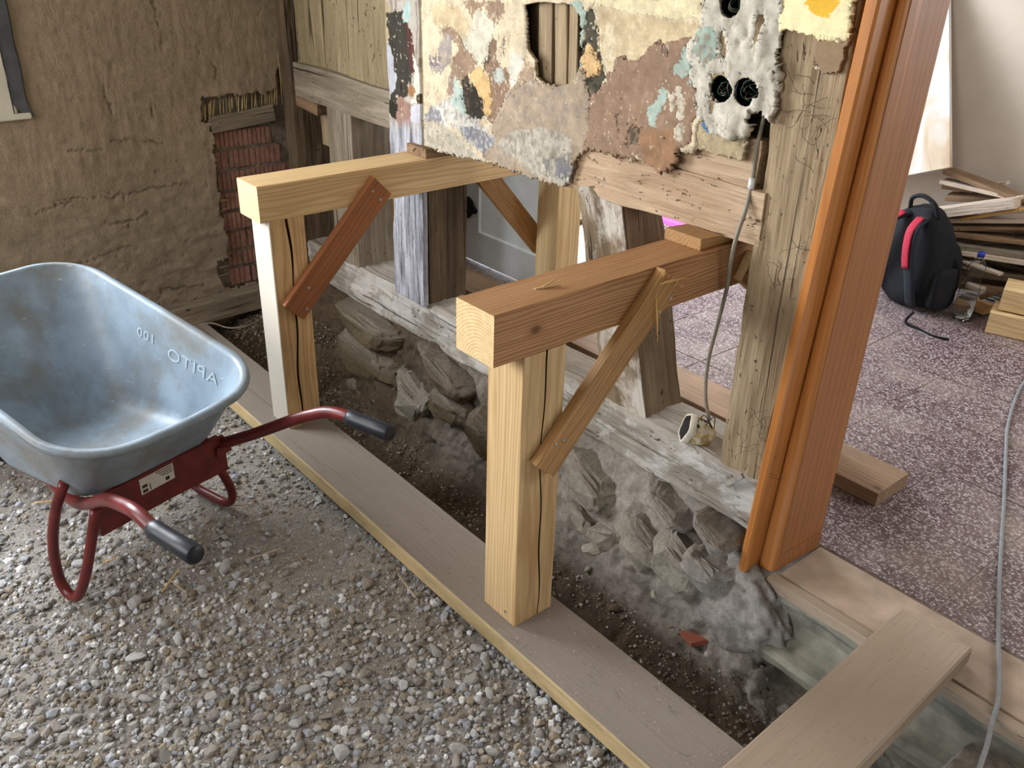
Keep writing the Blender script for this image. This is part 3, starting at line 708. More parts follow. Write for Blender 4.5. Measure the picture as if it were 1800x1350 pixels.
# painted stud between left and right panels
def paint_stud(P, pp):
    w1 = fbm(P, 60, 3, 61); w2 = fbm(P, 60, 3, 62); px = pp[:, 0]+w1*3; py = pp[:, 1]+w2*4
    n = fbm(P*np.array([4, 1, .6]), 22, 5, 63); col = np.tile(cc(188, 180, 168), (len(P), 1))
    m = n > .25; col[m] = cc(150, 138, 124)
    D = [(K1([(-10, 0), (60, 0), (60, 320), (-10, 360)]), (176, 160, 130)), (K1([(40, 90), (160, 70), (185, 200), (210, 400), (222, 560), (190, 720), (140, 720), (60, 870), (40, 760), (110, 600), (75, 480), (50, 300)]), (64, 60, 52)),
         (K1([(60, 860), (120, 700), (205, 760), (205, 930), (150, 935)]), (158, 126, 112)), (K1([(175, 160), (235, 250), (245, 540), (215, 540), (190, 330)]), (92, 56, 52)),
         (K1([(0, 340), (60, 320), (90, 520), (110, 640), (50, 720), (0, 640)]), (184, 184, 192)), (K1([(225, 380), (290, 540), (345, 650), (300, 790), (215, 760), (240, 560)]), (226, 214, 196)),
         (K1([(255, 700), (310, 690), (300, 780), (255, 780)]), (80, 70, 54)), (K1([(180, 0), (215, 0), (215, 150), (165, 170), (160, 60)]), (180, 202, 196)), (K1([(45, 740), (110, 760), (110, 880), (60, 870)]), (48, 44, 38)),
         (K1([(200, 630), (245, 650), (240, 740), (200, 700)]), (166, 124, 88)), (K1([(215, 780), (300, 780), (290, 900), (200, 890)]), (196, 196, 204))]
    sp = fbm(P, 95, 3, 64)
    for poly, c in D:
        m = inside(px, py, poly); col[m] = cc(*c); m &= sp > .75; col[m] = cc(196, 184, 164)
    stk = fbm(P*np.array([5, 1, .3]), 26, 4, 67); lo = np.clip((py-205)/25, 0, 1); sk = np.clip(stk*.9+.45, 0, 1)[:, None]; base = cc(130, 130, 138)*(1-sk)+cc(200, 200, 208)*sk; base = np.where(stk[:, None] < -.7, cc(92, 88, 88), base); col = col*(1-lo[:, None])+base*lo[:, None]
    cr = fbm(P*np.array([6, 1, .25]), 14, 3, 66); m = cr > 1.0; col[m] *= .3
    h = .003*fbm(P*np.array([2, 1, .4]), 20, 4, 65)-.006*np.clip(cr-.85, 0, .4)
    return h, col*(1+.1*n[:, None]), np.ones(len(P), bool)


sheet('timber_stud', (-1.462, -1.272), (.275, 1.66), 80, 500, lambda a, b, h: np.stack([a, YW-.006-h, b], 1), paint_stud, M['attr'], wp, .02, flip=True)
timber('timber_stud', (-1.355, YW+.09, .27), (-1.355, YW+.09, 1.7), .17, .155, M['old_dark'], up=(1, 0, 0), rough=.004, seed=5, parent=wp)
# the limewashed/left part: infill boards, rail, studs
for x0, x1, sd_ in ((-2.20, -1.98, 1), (-1.975, -1.80, 2), (-1.795, -1.465, 3)):
    timber('infill_board', ((x0+x1)/2, YW+.045, 1.0), ((x0+x1)/2, YW+.045, 1.66), .05, x1-x0, M['old_left'], up=(1, 0, 0), rough=.004, step=.03, seed=sd_, parent=wp, nper=8)
timber('timber_rail', (-2.2, YW+.07, .955), (-1.46, YW+.07, .945), .15, .135, M['old_grey'], rough=.005, step=.02, seed=11, parent=wp, nper=9)
timber('timber_rail', (-1.28, YW+.08, .945), (.09, YW+.08, .945), .165, .135, M['old_rail'], rough=.010, step=.010, seed=12, parent=wp, nper=10)
timber('infill_board', (-.35, YW+.05, 1.06), (.05, YW+.05, 1.06), .08, .13, M['old_rail'], rough=.004, step=.02, seed=14, parent=wp, nper=8)
timber('infill_board', (-2.21, YW+.05, .872), (-2.03, YW+.05, .858), .10, .045, M['scrap'], seed=4, parent=wp, endrough=.01)
# studs below
timber('timber_stud', (-1.86, YW+.085, .27), (-1.865, YW+.085, .90), .17, .185, M['old_grey'], up=(1, 0, 0), rough=.005, step=.02, seed=21, parent=wp, crack=('-y', .02, .008, .02), nper=8)
0 and timber('timber_stud', (-1.37, YW+.075, .27), (-1.355, YW+.075, .90), .15, .17, M['old_white'], up=(1, 0, 0), rough=.004, step=.02, seed=22, parent=wp, nper=8, crack=('-y', .02, .006, .02))
timber('timber_stud', (-.272, YW+.08, .26), (-.452, YW+.08, .91), .16, .165, M['old_white'], up=(1, 0, .2), rough=.005, step=.02, seed=23, parent=wp, crack=('-y', .015, .01, .03), nper=8)
timber('timber_stud', (.160, YW+.083, .27), (.150, YW+.083, 1.66), .165, .165, M['old_post'], up=(1, 0, 0), rough=.007, step=.012, seed=24, parent=wp, crack=('-y', .045, .006, .02), nper=12)
timber('timber_stud', (-2.235, YW+.06, .1), (-2.265, YW+.06, 1.66), .15, .085, M['old_dark'], up=(1, 0, 0), rough=.009, step=.015, seed=25, parent=wp, nper=8, crack=('-y', .01, .008, .03))
timber('timber_stud', (-2.16, YW+.24, .1), (-2.16, YW+.24, 1.1), .05, .30, M['old_dark'], up=(1, 0, 0), rough=.004, seed=26, parent=wp)
o = timber('infill_block', (-2.08, YW+.10, .70), (-2.08, YW+.10, .83), .08, .09, M['old_post'], up=(1, 0, 0), rough=.006, seed=27, parent=wp)
sill = timber('sill_beam', (-2.26, YW+.085, .195), (.235, YW+.085, .195), .185, .165, M['old_sill'], rough=.009, step=.014, seed=31, parent=wp, rnd=.012, nper=12, endrough=.01)
# slats in the broken hole
for i, (x, wd, dy) in enumerate(((-.758, .05, .036), (-.700, .055, .022), (-.640, .05, .024), (-.592, .035, .026))):
    timber('slat', (x, YW+dy, 1.10), (x-.03, YW+dy, 1.55), .014, wd, M['old_dark' if i == 0 else 'old_post'], up=(1, 0, 0), rough=.002, step=.03, seed=40+i, parent=wp)
# sockets in the wall
for k, (q, (x, y, r)) in enumerate(zip(SOCKW, SOCK)):
    rr = .034 if r > 20 else .031
    rings = [[(q[0]+a*math.cos(t), y_, q[2]+a*math.sin(t)) for t in np.linspace(0, 2*PI, 28, endpoint=False)] for a, y_ in ((rr, YW-.006), (rr, YW+.045), (rr*.5, YW+.046), (.001, YW+.046), (.001, YW+.049), (rr+.002, YW+.049), (rr+.002, YW-.006), (rr, YW-.006))]
    b = adopt(loft('socket_box', rings, M['box'], caps=False, smooth_=False), wp)
    for j in range(5):
        a0 = random.uniform(0, 6); R_ = rr*random.uniform(.35, .75); pts = []
        for t in np.linspace(0, random.uniform(3.5, 6), 9): pts.append((q[0]+R_*math.cos(a0+t)*.8, YW+.012+.02*math.sin(t*1.3+j), q[2]+R_*math.sin(a0+t)))
        wv = tube('wire', pts, .0012, M[['wire_green', 'wire_grey', 'wire_green', 'wire_brown', 'wire_grey'][j]], seg=5, sub=3)
        wv.parent = b; wv.matrix_parent_inverse = (b.matrix_parent_inverse).inverted() if False else Matrix.Identity(4)

# ------------------------------------------------------------------ door casing (jamb) at the right end of the partition
ds = tag(empty('door_2', (.25, .66, 0)), 'orange stained wooden door casing standing at the end of the partition', 'door frame', kind='structure')
def casing_piece(name, bot, top, mat):
    zs = np.linspace(0, 2.1, 22); rings = []
    for z in zs:
        t = z/1.44; rings.append([((1-t)*b[0]+t*a[0], (1-t)*b[1]+t*a[1], z) for b, a in zip(bot, top)])
    R_ = np.array(rings)
    # local X along the height so the grain runs up
    o = loft(name, np.stack([R_[..., 2], R_[..., 0], R_[..., 1]], -1), mat)
    o.matrix_world = Matrix(((0, 1, 0, 0), (0, 0, 1, 0), (1, 0, 0, 0), (0, 0, 0, 1)))
    adopt(o, ds); return o
xt = [float(at(px, 0, y=yy)[0]) for px, yy in ((1520, .625), (1546, .625), (1575, .69), (1594, .69), (1671, .885))]
casing_piece('architrave', [(.205, .630), (.211, .626), (.224, .626), (.229, .632), (.231, .655), (.231, .70), (.205, .70)], [(xt[0], .630), (xt[0]+.005, .626), (xt[1]-.005, .626), (xt[1], .632), (xt[1]+.001, .655), (xt[1]+.001, .70), (xt[0], .70)], M['casing'])
casing_piece('door_stop', [(.231, .69), (.236, .684), (.262, .684), (.272, .690), (.2745, .699), (.2745, .75), (.231, .75)], [(xt[1]+.001, .69), (xt[1]+.008, .684), (xt[3]-.006, .684), (xt[3], .69), (xt[3]+.002, .699), (xt[3]+.002, .75), (xt[1]+.001, .75)], M['casing'])
casing_piece('jamb', [(.235, .752), (.2745, .701), (.277, .703), (.286, .893), (.280, .898), (.235, .898)], [(xt[3]-.05, .752), (xt[3]+.002, .701), (xt[3]+.004, .703), (xt[4], .885), (xt[4]-.006, .890), (xt[3]-.05, .890)], M['jamb'])
pl = [(.2765, .704), (.2795, .704), (.289, .890), (.285, .890)]
adopt(loft('plinth', [[(x, y, 0.0) for x, y in pl], [(x+.001, y, .052) for x, y in pl]], M['jamb']), ds)
for i in range(6):
    q = at(1346+i*0+np.interp(i, [0, 5], [8, 180]), np.interp(i, [0, 5], [880, 120]), y=.684)
    pass
# ------------------------------------------------------------------ floors
# gravel ground: grid over the front room up to the trench
def zground(x, y):
    P = np.stack([x, y, 0*x], 1)
    return -.075+.012*fbm(P, 2.2, 3, 101)+.004*fbm(P, 12, 3, 102)-.02*np.clip((y+.5)/.5, 0, 1)*0
na, nb = 420, 330
a, b = np.meshgrid(np.linspace(-2.38, 2.6, na), np.linspace(-3.0, .12, nb), indexing='ij'); a = a.ravel(); b = b.ravel()
z = zground(a, b); P = np.stack([a, b, z], 1)
n = fbm(P, 6, 4, 103); col = cc(158, 152, 144)*(1.0+.18*n[:, None]+.15*fbm(P, 40, 3, 104)[:, None])
i, j = np.meshgrid(np.arange(na-1), np.arange(nb-1), indexing='ij'); i = i.ravel(); j = j.ravel()
F = np.stack([i*nb+j, (i+1)*nb+j, (i+1)*nb+j+1, i*nb+j+1], 1)
floor = mesh_np('floor', P, F, M['soil'], True, col=col); tag(floor, 'gravel and rubble floor of the front room', 'floor', kind='structure')


def ico(sub):
    bm = bmesh.new(); bmesh.ops.create_icosphere(bm, subdivisions=sub, radius=1); bm.verts.ensure_lookup_table()
    V = np.array([v.co[:] for v in bm.verts]); F = np.array([[v.index for v in f.verts] for f in bm.faces]); bm.free(); return V, F


def stone_shape(V, seed, planes=9, flat=.6, noise=.05):
    r = np.random.default_rng(seed); N = r.normal(size=(planes, 3)); N /= np.linalg.norm(N, axis=1)[:, None]; d = r.uniform(.55, .85, planes)
    t = (V@N.T)/d; s_ = np.maximum(1, t.max(1)); W = V/s_[:, None]
    W = W*np.array([1, r.uniform(.62, .95), flat*r.uniform(.75, 1.15)]); return W*(1+noise*fbm(W, 2.5, 2, seed)[:, None])


def in_frame(P, m=60):
    pp = proj(P); return (pp[:, 0] > -m) & (pp[:, 0] < 1800+m) & (pp[:, 1] > -m) & (pp[:, 1] < 1350+m)


PALS = np.array([cc(160, 158, 154), cc(178, 176, 172), cc(166, 158, 144), cc(190, 191, 194), cc(140, 134, 128), cc(220, 220, 220), cc(168, 171, 178), cc(156, 144, 126)])
def scatter(name, pts, size, sub, nvar, parent, pal=PALS, palw=None, sink=.25, mat='stoneattr', flat=.62):
    """many stones joined into one mesh"""
    V0, F0 = ico(sub); var = [stone_shape(V0, 500+k, 7, flat) for k in range(nvar)]
    n = len(pts); k = len(V0); VV = np.zeros((n, k, 3)); r = RNG
    which = r.integers(0, nvar, n); VA = np.array(var)[which]
    yaw = r.uniform(0, 2*PI, n); tx = r.normal(0, .35, n); ty = r.normal(0, .35, n)
    cy_, sy_ = np.cos(yaw), np.sin(yaw); cx_, sx_ = np.cos(tx), np.sin(tx); c2, s2 = np.cos(ty), np.sin(ty)
    Rz = np.zeros((n, 3, 3)); Rz[:, 0, 0] = cy_; Rz[:, 0, 1] = -sy_; Rz[:, 1, 0] = sy_; Rz[:, 1, 1] = cy_; Rz[:, 2, 2] = 1
    Rx = np.zeros((n, 3, 3)); Rx[:, 0, 0] = 1; Rx[:, 1, 1] = cx_; Rx[:, 1, 2] = -sx_; Rx[:, 2, 1] = sx_; Rx[:, 2, 2] = cx_
    Ry = np.zeros((n, 3, 3)); Ry[:, 1, 1] = 1; Ry[:, 0, 0] = c2; Ry[:, 0, 2] = s2; Ry[:, 2, 0] = -s2; Ry[:, 2, 2] = c2
    R_ = Rx@Ry@Rz
    VV = np.einsum('nij,nkj->nki', R_, VA)*np.asarray(size)[:, None, None]+pts[:, None, :]; VV[:, :, 2] += np.asarray(size)[:, None]*sink
    FF = F0[None]+(np.arange(n)*k)[:, None, None]
    ci = r.choice(len(pal), n, p=palw); cl = pal[ci]*r.uniform(.78, 1.2, (n, 1)); cl = np.repeat(cl, k, 0)
    o = mesh_np(name, VV.reshape(-1, 3), FF.reshape(-1, 3), M[mat], False, col=cl)
    o['kind'] = 'stuff'; adopt(o, parent); return o


def rand_ground(n, x0, x1, y0, y1, dens=None, zf=zground):
    x = RNG.uniform(x0, x1, n); y = RNG.uniform(y0, y1, n); P = np.stack([x, y, zf(x, y)], 1); P = P[in_frame(P)]
    if dens is not None: P = P[RNG.uniform(0, 1, len(P)) < dens(P)]
    return P


def dn(P):
    pp = proj(P); base = .36+.5*np.clip((pp[:, 1]-900)/350, 0, 1)+.2*fbm(P, 3.2, 3, 111); base -= .35*np.exp(-((pp[:, 0]-560)**2/160**2+(pp[:, 1]-960)**2/110**2)); return np.clip(base, .07, 1)
P = rand_ground(60000, -2.35, 1.2, -2.2, -.03, dn); P = P[:20000]
scatter('gravel', P, np.clip(RNG.lognormal(math.log(.0076), .38, len(P)), .004, .018), 1, 12, floor)
P = rand_ground(60000, -2.35, 1.0, -2.0, .0)[:26000]
scatter('grit', P, RNG.uniform(.0018, .0045, len(P)), 0 or 1, 4, floor, sink=.1)
# the biggest stones one by one
V0, F0 = ico(2); variants = []
for k in range(10):
    me_o = mesh_np('stone', stone_shape(V0, 900+k, 10, .6)*1.0, F0, M['stone1']); variants.append(me_o.data); bpy.data.objects.remove(me_o)
P = rand_ground(3000, -2.3, 1.0, -2.0, -.05, dn)[:300]
for k, p in enumerate(P):
    o = bpy.data.objects.new('stone', variants[k % 10]); COL.objects.link(o); o.parent = floor
    sz = random.uniform(.013, .019)*(1.35 if k % 9 == 0 else 1); o.location = (p[0], p[1], p[2]+sz*.35); o.scale = (sz*random.uniform(1, 1.3), sz, sz); o.rotation_euler = (random.gauss(0, .3), random.gauss(0, .3), random.uniform(0, 6.28))
# bits of straw and splinters in the gravel
for k, (px, py, dx, dy) in enumerate(((300, 1020, 28, 22), (100, 878, -45, 8), (405, 890, 50, -6), (315, 1000, -30, 40), (600, 850, -60, 30), (590, 790, 30, -14), (430, 985, 60, -20), (240, 730, 60, -20), (700, 1010, 30, 40), (180, 990, 25, -10))):
    p = at(px, py, z=-.055); q = at(px+dx, py+dy, z=-.052)
    adopt(timber('splinter', p, q, .004, .003, M['straw' if k % 2 else 'scrap_pale'], step=.02, rnd=.0004), floor)

# trench between the plank and the sill
def ztr(x, y):
    P = np.stack([x, y, 0*x], 1); e = np.clip((x+2.15)/.35, 0, 1)*1.0
    depth = -.31-.05*np.clip((x-.0)/.7, 0, 1)+.03*np.clip(-(x+1.)/.8, 0, 1)
    s1 = np.clip((y-.115)/.075, 0, 1); s1 = s1*s1*(3-2*s1)
    foot = .60+.02*np.sin(x*6)+.02*fbm(P, 4, 2, 121)
    s2 = np.clip((y-foot+.05)/(.14), 0, 1)**1.35
    bank = .08*np.clip((y-.44)/.16, 0, 1)*np.clip((.4-x)/.2, 0, 1)*(.4+.6*vnoise(P*3.1, 122))
    z = -.07+(depth+.07)*s1+bank*s1
    s2 = s2*np.clip((.36-x)/.08, 0, 1)
    z = z*(1-s2)+.125*s2
    z = z+.24*np.clip((x-.78)/.08, 0, 1)*np.clip((y-.1)/.1, 0, 1)
    z = np.where(x > .19, np.minimum(z, -.02-.25*np.clip((x-.22)/.1, 0, 1)*(x < .78)), z)
    zl = -.07+.19*np.clip((y-.3)/.36, 0, 1)**1.3
    z = z*e+zl*(1-e)
    return z+.010*fbm(P, 9, 3, 123)*(.4+s1)+.006*fbm(P, 35, 3, 124)
na, nb = 760, 200
a, b = np.meshgrid(np.linspace(-2.36, 1.25, na), np.linspace(.10, .72, nb), indexing='ij'); a = a.ravel(); b = b.ravel()
z = ztr(a, b)
right = a > .26    # beside the threshold: sharp-edged step of the old floor
P = np.stack([a, b, z], 1)
P[:, 1] += (.022*(1-np.abs(fbm(P*np.array([1, 1, 1.8]), 7, 4, 126))*1.6)+.010*fbm(P, 22, 3, 128))*-1*np.clip((b-.5)/.08, 0, 1)*np.clip((.71-b)/.05, 0, 1)
n = fbm(P, 7, 4, 125)
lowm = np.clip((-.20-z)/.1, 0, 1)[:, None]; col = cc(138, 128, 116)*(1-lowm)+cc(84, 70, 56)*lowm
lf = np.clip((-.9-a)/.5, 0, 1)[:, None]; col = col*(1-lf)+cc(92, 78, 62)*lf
dm = (np.clip((b-.5)/.1, 0, 1)*np.clip((a+1.2)/.8, 0, 1))[:, None]; col = col*(1-dm)+cc(160, 152, 142)*dm
col = col*(1+.22*n[:, None]+.18*fbm(P, 45, 3, 127)[:, None])
i, j = np.meshgrid(np.arange(na-1), np.arange(nb-1), indexing='ij'); i = i.ravel(); j = j.ravel()
F = np.stack([i*nb+j, (i+1)*nb+j, (i+1)*nb+j+1, i*nb+j+1], 1)
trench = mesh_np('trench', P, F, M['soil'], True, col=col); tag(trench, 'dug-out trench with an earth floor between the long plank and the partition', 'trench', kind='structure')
tag(boxmesh('foundation', -2.36, .20, .70, .94, -.5, .12, M['rock_brown']), 'stone foundation under the partition sill', 'foundation', kind='structure')
Pz = lambda x, y: ztr(x, y)
P = rand_ground(9000, -2.3, .75, .16, .64, lambda P: np.clip(.35+.5*fbm(P, 5, 2, 131)+.3*(P[:, 1] > .42), .05, 1), Pz)[:4200]
scatter('rubble', P, RNG.uniform(.0025, .0085, len(P)), 1, 8, trench, pal=np.array([cc(110, 100, 86), cc(136, 126, 112), cc(92, 80, 66), cc(170, 164, 152), cc(126, 108, 88)]), sink=.2)
P = rand_ground(9000, -2.3, .3, .46, .66, None, Pz)[:3500]
scatter('grit', P, RNG.uniform(.0015, .0045, len(P)), 1, 4, trench, pal=np.array([cc(150, 142, 132), cc(186, 180, 170), cc(110, 100, 90)]), sink=.2)


def rock(px, py, pw, ph, plane, mat, seed, name='stone', parent=None, depth=.07, tilt=0, noise=.06, sub=4, push=0, base=(110, 98, 80)):
    """a slab-like fieldstone whose face spans pw x ph pixels round (px, py)"""
    V_, F_ = ico(sub); c = at(px, py, **plane); dist = np.linalg.norm(c-CAM); sx, sy = pw/2*dist/FOC, ph/2*dist/FOC
    r = np.random.default_rng(seed); W = np.sign(V_)*np.abs(V_)**.38
    N = r.normal(size=(9, 3)); N /= np.linalg.norm(N, axis=1)[:, None]; d = r.uniform(.78, 1.2, 9); W = W/np.maximum(1, (W@N.T/d).max(1))[:, None]
    W = W/np.abs(W).max(0); W[:, 0] *= 1+.15*W[:, 2]*r.uniform(-1, 1)
    ca, sa = math.cos(tilt), math.sin(tilt); X = W[:, 0]*sx*1.35; Z = W[:, 2]*sy*1.15; Y = W[:, 1]*depth
    V = np.stack([X*ca-Z*sa, Y+push, X*sa+Z*ca], 1)
    lay = fbm(np.stack([V[:, 0]*.5, V[:, 1]*.5, V[:, 2]*3], 1)+seed, 22, 3, seed); V += (V/np.linalg.norm(V, axis=1)[:, None])*(.010*(1-2*np.abs(fbm(V+seed, 14, 4, seed)))+.005*fbm(V+seed, 60, 2, seed+3)+.006*lay)[:, None]
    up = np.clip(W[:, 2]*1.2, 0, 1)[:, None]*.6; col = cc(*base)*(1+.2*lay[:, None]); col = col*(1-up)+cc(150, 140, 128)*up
    o = mesh_np(name, V, F_, M['soil'], False, col=col); o.location = tuple(c); return o


FO = [  # px,py,w,h,tilt,mat
    (650, 632, 122, 62, -.12, 'rock_brown'), (645, 575, 130, 44, -.1, 'rock_brown'), (560, 640, 60, 50, 0, 'rock_brown'), (728, 706, 92, 78, -.35, 'rock_grey'),
    (655, 700, 90, 34, -.2, 'rock_brown'), (610, 690, 70, 30, -.1, 'rock_brown'), (780, 655, 100, 26, -.45, 'old_dark'), (800, 720, 80, 40, -.2, 'rock_brown'),
    (1035, 855, 110, 60, -.45, 'rock_grey'), (1020, 893, 70, 30, -.5, 'rock_grey'), (1073, 943, 62, 50, .2, 'rock_grey'), (1128, 958, 84, 74, -.5, 'rock_grey'),
    (1170, 900, 70, 30, -.5, 'rock_dust'), (1190, 990, 90, 70, -.5, 'rock_grey'), (1240, 1010, 70, 60, -.4, 'rock_dust'), (850, 760, 60, 60, -.2, 'rock_brown'), (1250, 940, 60, 26, -.5, 'rock_dust')]
for k, (px, py, pw, ph, tl, mt) in enumerate(FO):
    o = rock(px, py, pw, ph, dict(y=.60), None, 1200+k, depth=.07, tilt=tl*.8, push=.016 if px < 900 else .030, base={'rock_brown': (112, 98, 76), 'rock_grey': (158, 150, 136), 'rock_dust': (160, 152, 142), 'old_dark': (96, 82, 66)}[mt]); adopt(o, trench)
# dust-covered lump at the casing's foot
V_, F_ = ico(5); W = V_*(1+.16*fbm(V_, 1.8, 4, 71)[:, None]+.09*fbm(V_, 6, 4, 72)[:, None]+.03*fbm(V_, 26, 2, 74)[:, None])
W = W*np.array([.165, .095, .172]); c = np.array([.205, .675, -.165]); W[:, 1] = np.where(W[:, 1] > .02, .02, W[:, 1])
W[:, 0] += -W[:, 2]*.10
colr = cc(160, 152, 144)*(1+.2*fbm(W+c, 30, 4, 73)[:, None])
o = mesh_np('rubble_lump', W+c, F_, M['soil'], True, col=colr); adopt(o, trench)
# loose pieces lying in the trench
def thing_rock(name, px, py, pw, ph, zz, mat, seed, label, cat='stone', grp=None, flat=.5):
    V_, F_ = ico(2); c = at(px, py, z=zz); dist = np.linalg.norm(c-CAM); s_ = pw/2*dist/FOC
    W = stone_shape(V_, seed, 10, flat, .05)*s_*1.15; o = mesh_np(name, W-np.array([0, 0, W[:, 2].min()]), F_, mat); x, y = c[0], c[1]
    o.location = (x, y, zz-.004); o.rotation_euler = (0, 0, random.uniform(0, 6)); return tag(o, label, cat, grp)
z_ = lambda px, py, z0: float(ztr(np.array([at(px, py, z=z0)[0]]), np.array([at(px, py, z=z0)[1]]))[0])
thing_rock('rubble_stone', 1041, 970, 34, 30, z_(1041, 970, -.26), M['rock_grey'], 71, 'angular pale grey stone at the foot of the trench wall behind the near post', grp=None)
thing_rock('rubble_stone', 1034, 1002, 20, 14, z_(1034, 1002, -.28), M['rock_grey'], 72, 'small flat pale stone just below the angular grey stone in the trench')
thing_rock('rubble_stone', 1150, 1046, 18, 20, z_(1150, 1046, -.27), M['rock_grey'], 73, 'upright dark grey chip beneath the dusty boulder in the trench')
thing_rock('rubble_stone', 1246, 1150, 16, 20, z_(1246, 1150, -.32), M['rock_dust'], 74, 'grey chip lying right beside the red tile shard')
thing_rock('rubble_stone', 1080, 1072, 22, 10, z_(1080, 1072, -.3), M['rock_brown'], 75, 'flat brown stone on the trench floor near the foot of the near post')
p = at(1213, 1141, z=-.30); o = timber('tile_shard', (p[0]-.032, p[1]+.012, z_(1213, 1141, -.3)+.008), (p[0]+.032, p[1]-.006, z_(1213, 1141, -.3)+.016), .05, .012, plain('red clay tile', C(150, 84, 66), .85), seed=8, endrough=.01, rnd=.001)
tag(o, 'small red clay tile shard on the dark trench floor', 'tile shard')

# threshold at the doorway and old step below
th = tag(boxmesh('threshold', .288, 1.24, .703, .90, -.16, -.004, M['threshold'], bev=.003), 'dusty pale threshold slab in the doorway beside the terrazzo', 'threshold', kind='structure')
prf = [(.72, -.03), (.668, -.035), (.664, -.050), (.680, -.075), (.688, -.11), (.678, -.145), (.650, -.165), (.618, -.178), (.608, -.195), (.616, -.225), (.66, -.245), (.71, -.26), (.715, -.40), (.72, -.40)]
adopt(loft('step', [[(x, y+.004*math.sin(x*23+z*30), z+.003*math.sin(x*17)) for y, z in prf] for x in np.linspace(.30, 1.24, 40)], plain('greenish stone step', C(124, 120, 106), .85, var=.4, scale=14, bump=.9)), th)
adopt(timber('threshold_strip', (.275, .683, -.022), (1.24, .683, -.022), .036, .034, M['plank_board'], rough=.0015, seed=78, rnd=.003, step=.03), th)

# terrazzo floor of the back room, tile by tile
tf = tag(boxmesh('floor_terrazzo', -2.3, 2.6, .90, YB, -.3, -.002, M['joint']), 'speckled purple-brown terrazzo tile floor of the back room', 'floor', kind='structure')
tb = boxmesh('tile', -.1638, .1638, -.1638, .1638, -.012, 0, M['terrazzo'], bev=.0012); tmesh = tb.data; bpy.data.objects.remove(tb)
for i in range(-7, 8):
    for j in range(8):
        x = -.03+.3315*(i+.5); y = .90+.3315*(j+.5)
        if x < -2.2 or y > YB: continue
        o = bpy.data.objects.new('tile', tmesh); COL.objects.link(o); o.parent = tf; o.location = (x, y, random.uniform(-.0006, .0006))

# exterior doorway in the left wall with the opened white leaf
d1 = tag(empty('door_1', (XL, 1.53, 0)), 'white panelled door leaf standing open beyond the partition', 'door', kind='structure')
lf_ = adopt(boxmesh('door_leaf', -2.235, -1.45, 1.525, 1.56, .012, 2.0, M['white_paint'], bev=.003), d1)
for z0, z1 in ((.175, .62), (.75, 1.85)):
    for (x0, x1, za, zb) in ((-2.095, -1.59, z0-.012, z0+.006), (-2.095, -1.59, z1-.006, z1+.012), (-2.095, -2.078, z0, z1), (-1.607, -1.59, z0, z1)):
        m_ = boxmesh('moulding', x0, x1, 1.516, 1.53, za, zb, M['white_paint'], bev=.004); m_.parent = lf_; m_.matrix_parent_inverse = Matrix.Identity(4)
bl = [(808, 352), (816, 346), (824, 345), (830, 352), (834, 362), (839, 371), (837, 376), (830, 376), (826, 382), (819, 384), (812, 380), (807, 370), (806, 360)]
pts = [at(x, y, y=1.522) for x, y in bl]
o = loft('black_patch', [[(p[0], 1.5245, p[2]) for p in pts], [(p[0], 1.514, p[2]) for p in pts]], M['box']); o.parent = lf_; o.matrix_parent_inverse = Matrix.Identity(4); o['label'] = 'black irregular patch on the white door'
adopt(boxmesh('door_jamb', XL-.02, XL+.03, 1.075, 1.155, 0, 1.4, M['brace_tan'], bev=.002), d1)
adopt(boxmesh('door_jamb', XL-.02, XL+.03, 1.17, 1.24, 0, 1.4, M['white_paint'], bev=.002), d1)
adopt(boxmesh('threshold', XL-.12, XL+.02, 1.56, 2.8, -.05, .03, M['old_dark'], bev=.004), d1)
o = timber('pink_strip', at(1120, 370, z=.015), at(1250, 414, z=.015), .05, .03, M['pink']); tag(o, 'bright pink strip lying on the sunlit floor behind the leaning old stud', 'strip')

# left base timber and thin wire
bb = timber('baseboard_left', (XL+.045, -.12, .035), (XL+.045, .52, .045), .07, .085, M['old_grey'], rough=.004, seed=91, step=.03); tag(bb, 'grey timber along the foot of the brown plastered wall', 'timber', kind='structure')
P = rand_ground(2500, -2.33, -1.75, .0, .62, lambda P: np.clip((.8-np.abs(P[:, 0]+2.2)*1.2), .1, 1), Pz)[:1500]
scatter('rubble', P, RNG.uniform(.004, .012, len(P)), 1, 8, trench, pal=np.array([cc(110, 100, 86), cc(136, 126, 112), cc(92, 80, 66)]))
tag(tube('cable', [at(x, y, z=.0) for x, y in ((335, 572), (372, 568), (400, 576), (430, 574), (462, 560))], .003, M['cable'], sub=5), 'thin pale wire lying by the foot of the plastered wall', 'cable')

# ------------------------------------------------------------------ planks
ex = .153
o = timber('support_plank', (-2.33, .052, -.026), (.80, .052, -.026), .203, .052, M['plank_grey'], rough=.0012, step=.03, seed=51, nper=8, rnd=.004); tag(o, 'long grey dusty plank along the trench carrying both front posts', 'plank')
o2 = timber('support_plank', (-2.15, 1.29, .024), (.285, 1.29, .024), .185, .047, M['rear_plank'], rough=.001, step=.05, seed=52); tag(o2, 'tan plank on the terrazzo floor behind the partition with a sawn end', 'plank')
o = timber('cross_board', (.683, .772, .026), (.713, -.45, .026), .183, .05, M['plank_board'], rough=.0012, step=.03, seed=53, nper=8, rnd=.005, endrough=.006); tag(o, 'wide pale dusty board laid across the trench from the threshold', 'board')

P = np.stack([RNG.uniform(-1.6, .6, 700), RNG.uniform(-.04, .145, 700), np.full(700, .0005)], 1); P = P[RNG.uniform(0, 1, 700) < .15+.6*(P[:, 0] > -.1)]
sd_ = scatter('sawdust', P, RNG.uniform(.0008, .0022, len(P)), 1, 3, bpy.data.objects['support_plank'], pal=np.array([cc(226, 212, 184), cc(200, 186, 160)]), sink=.2)
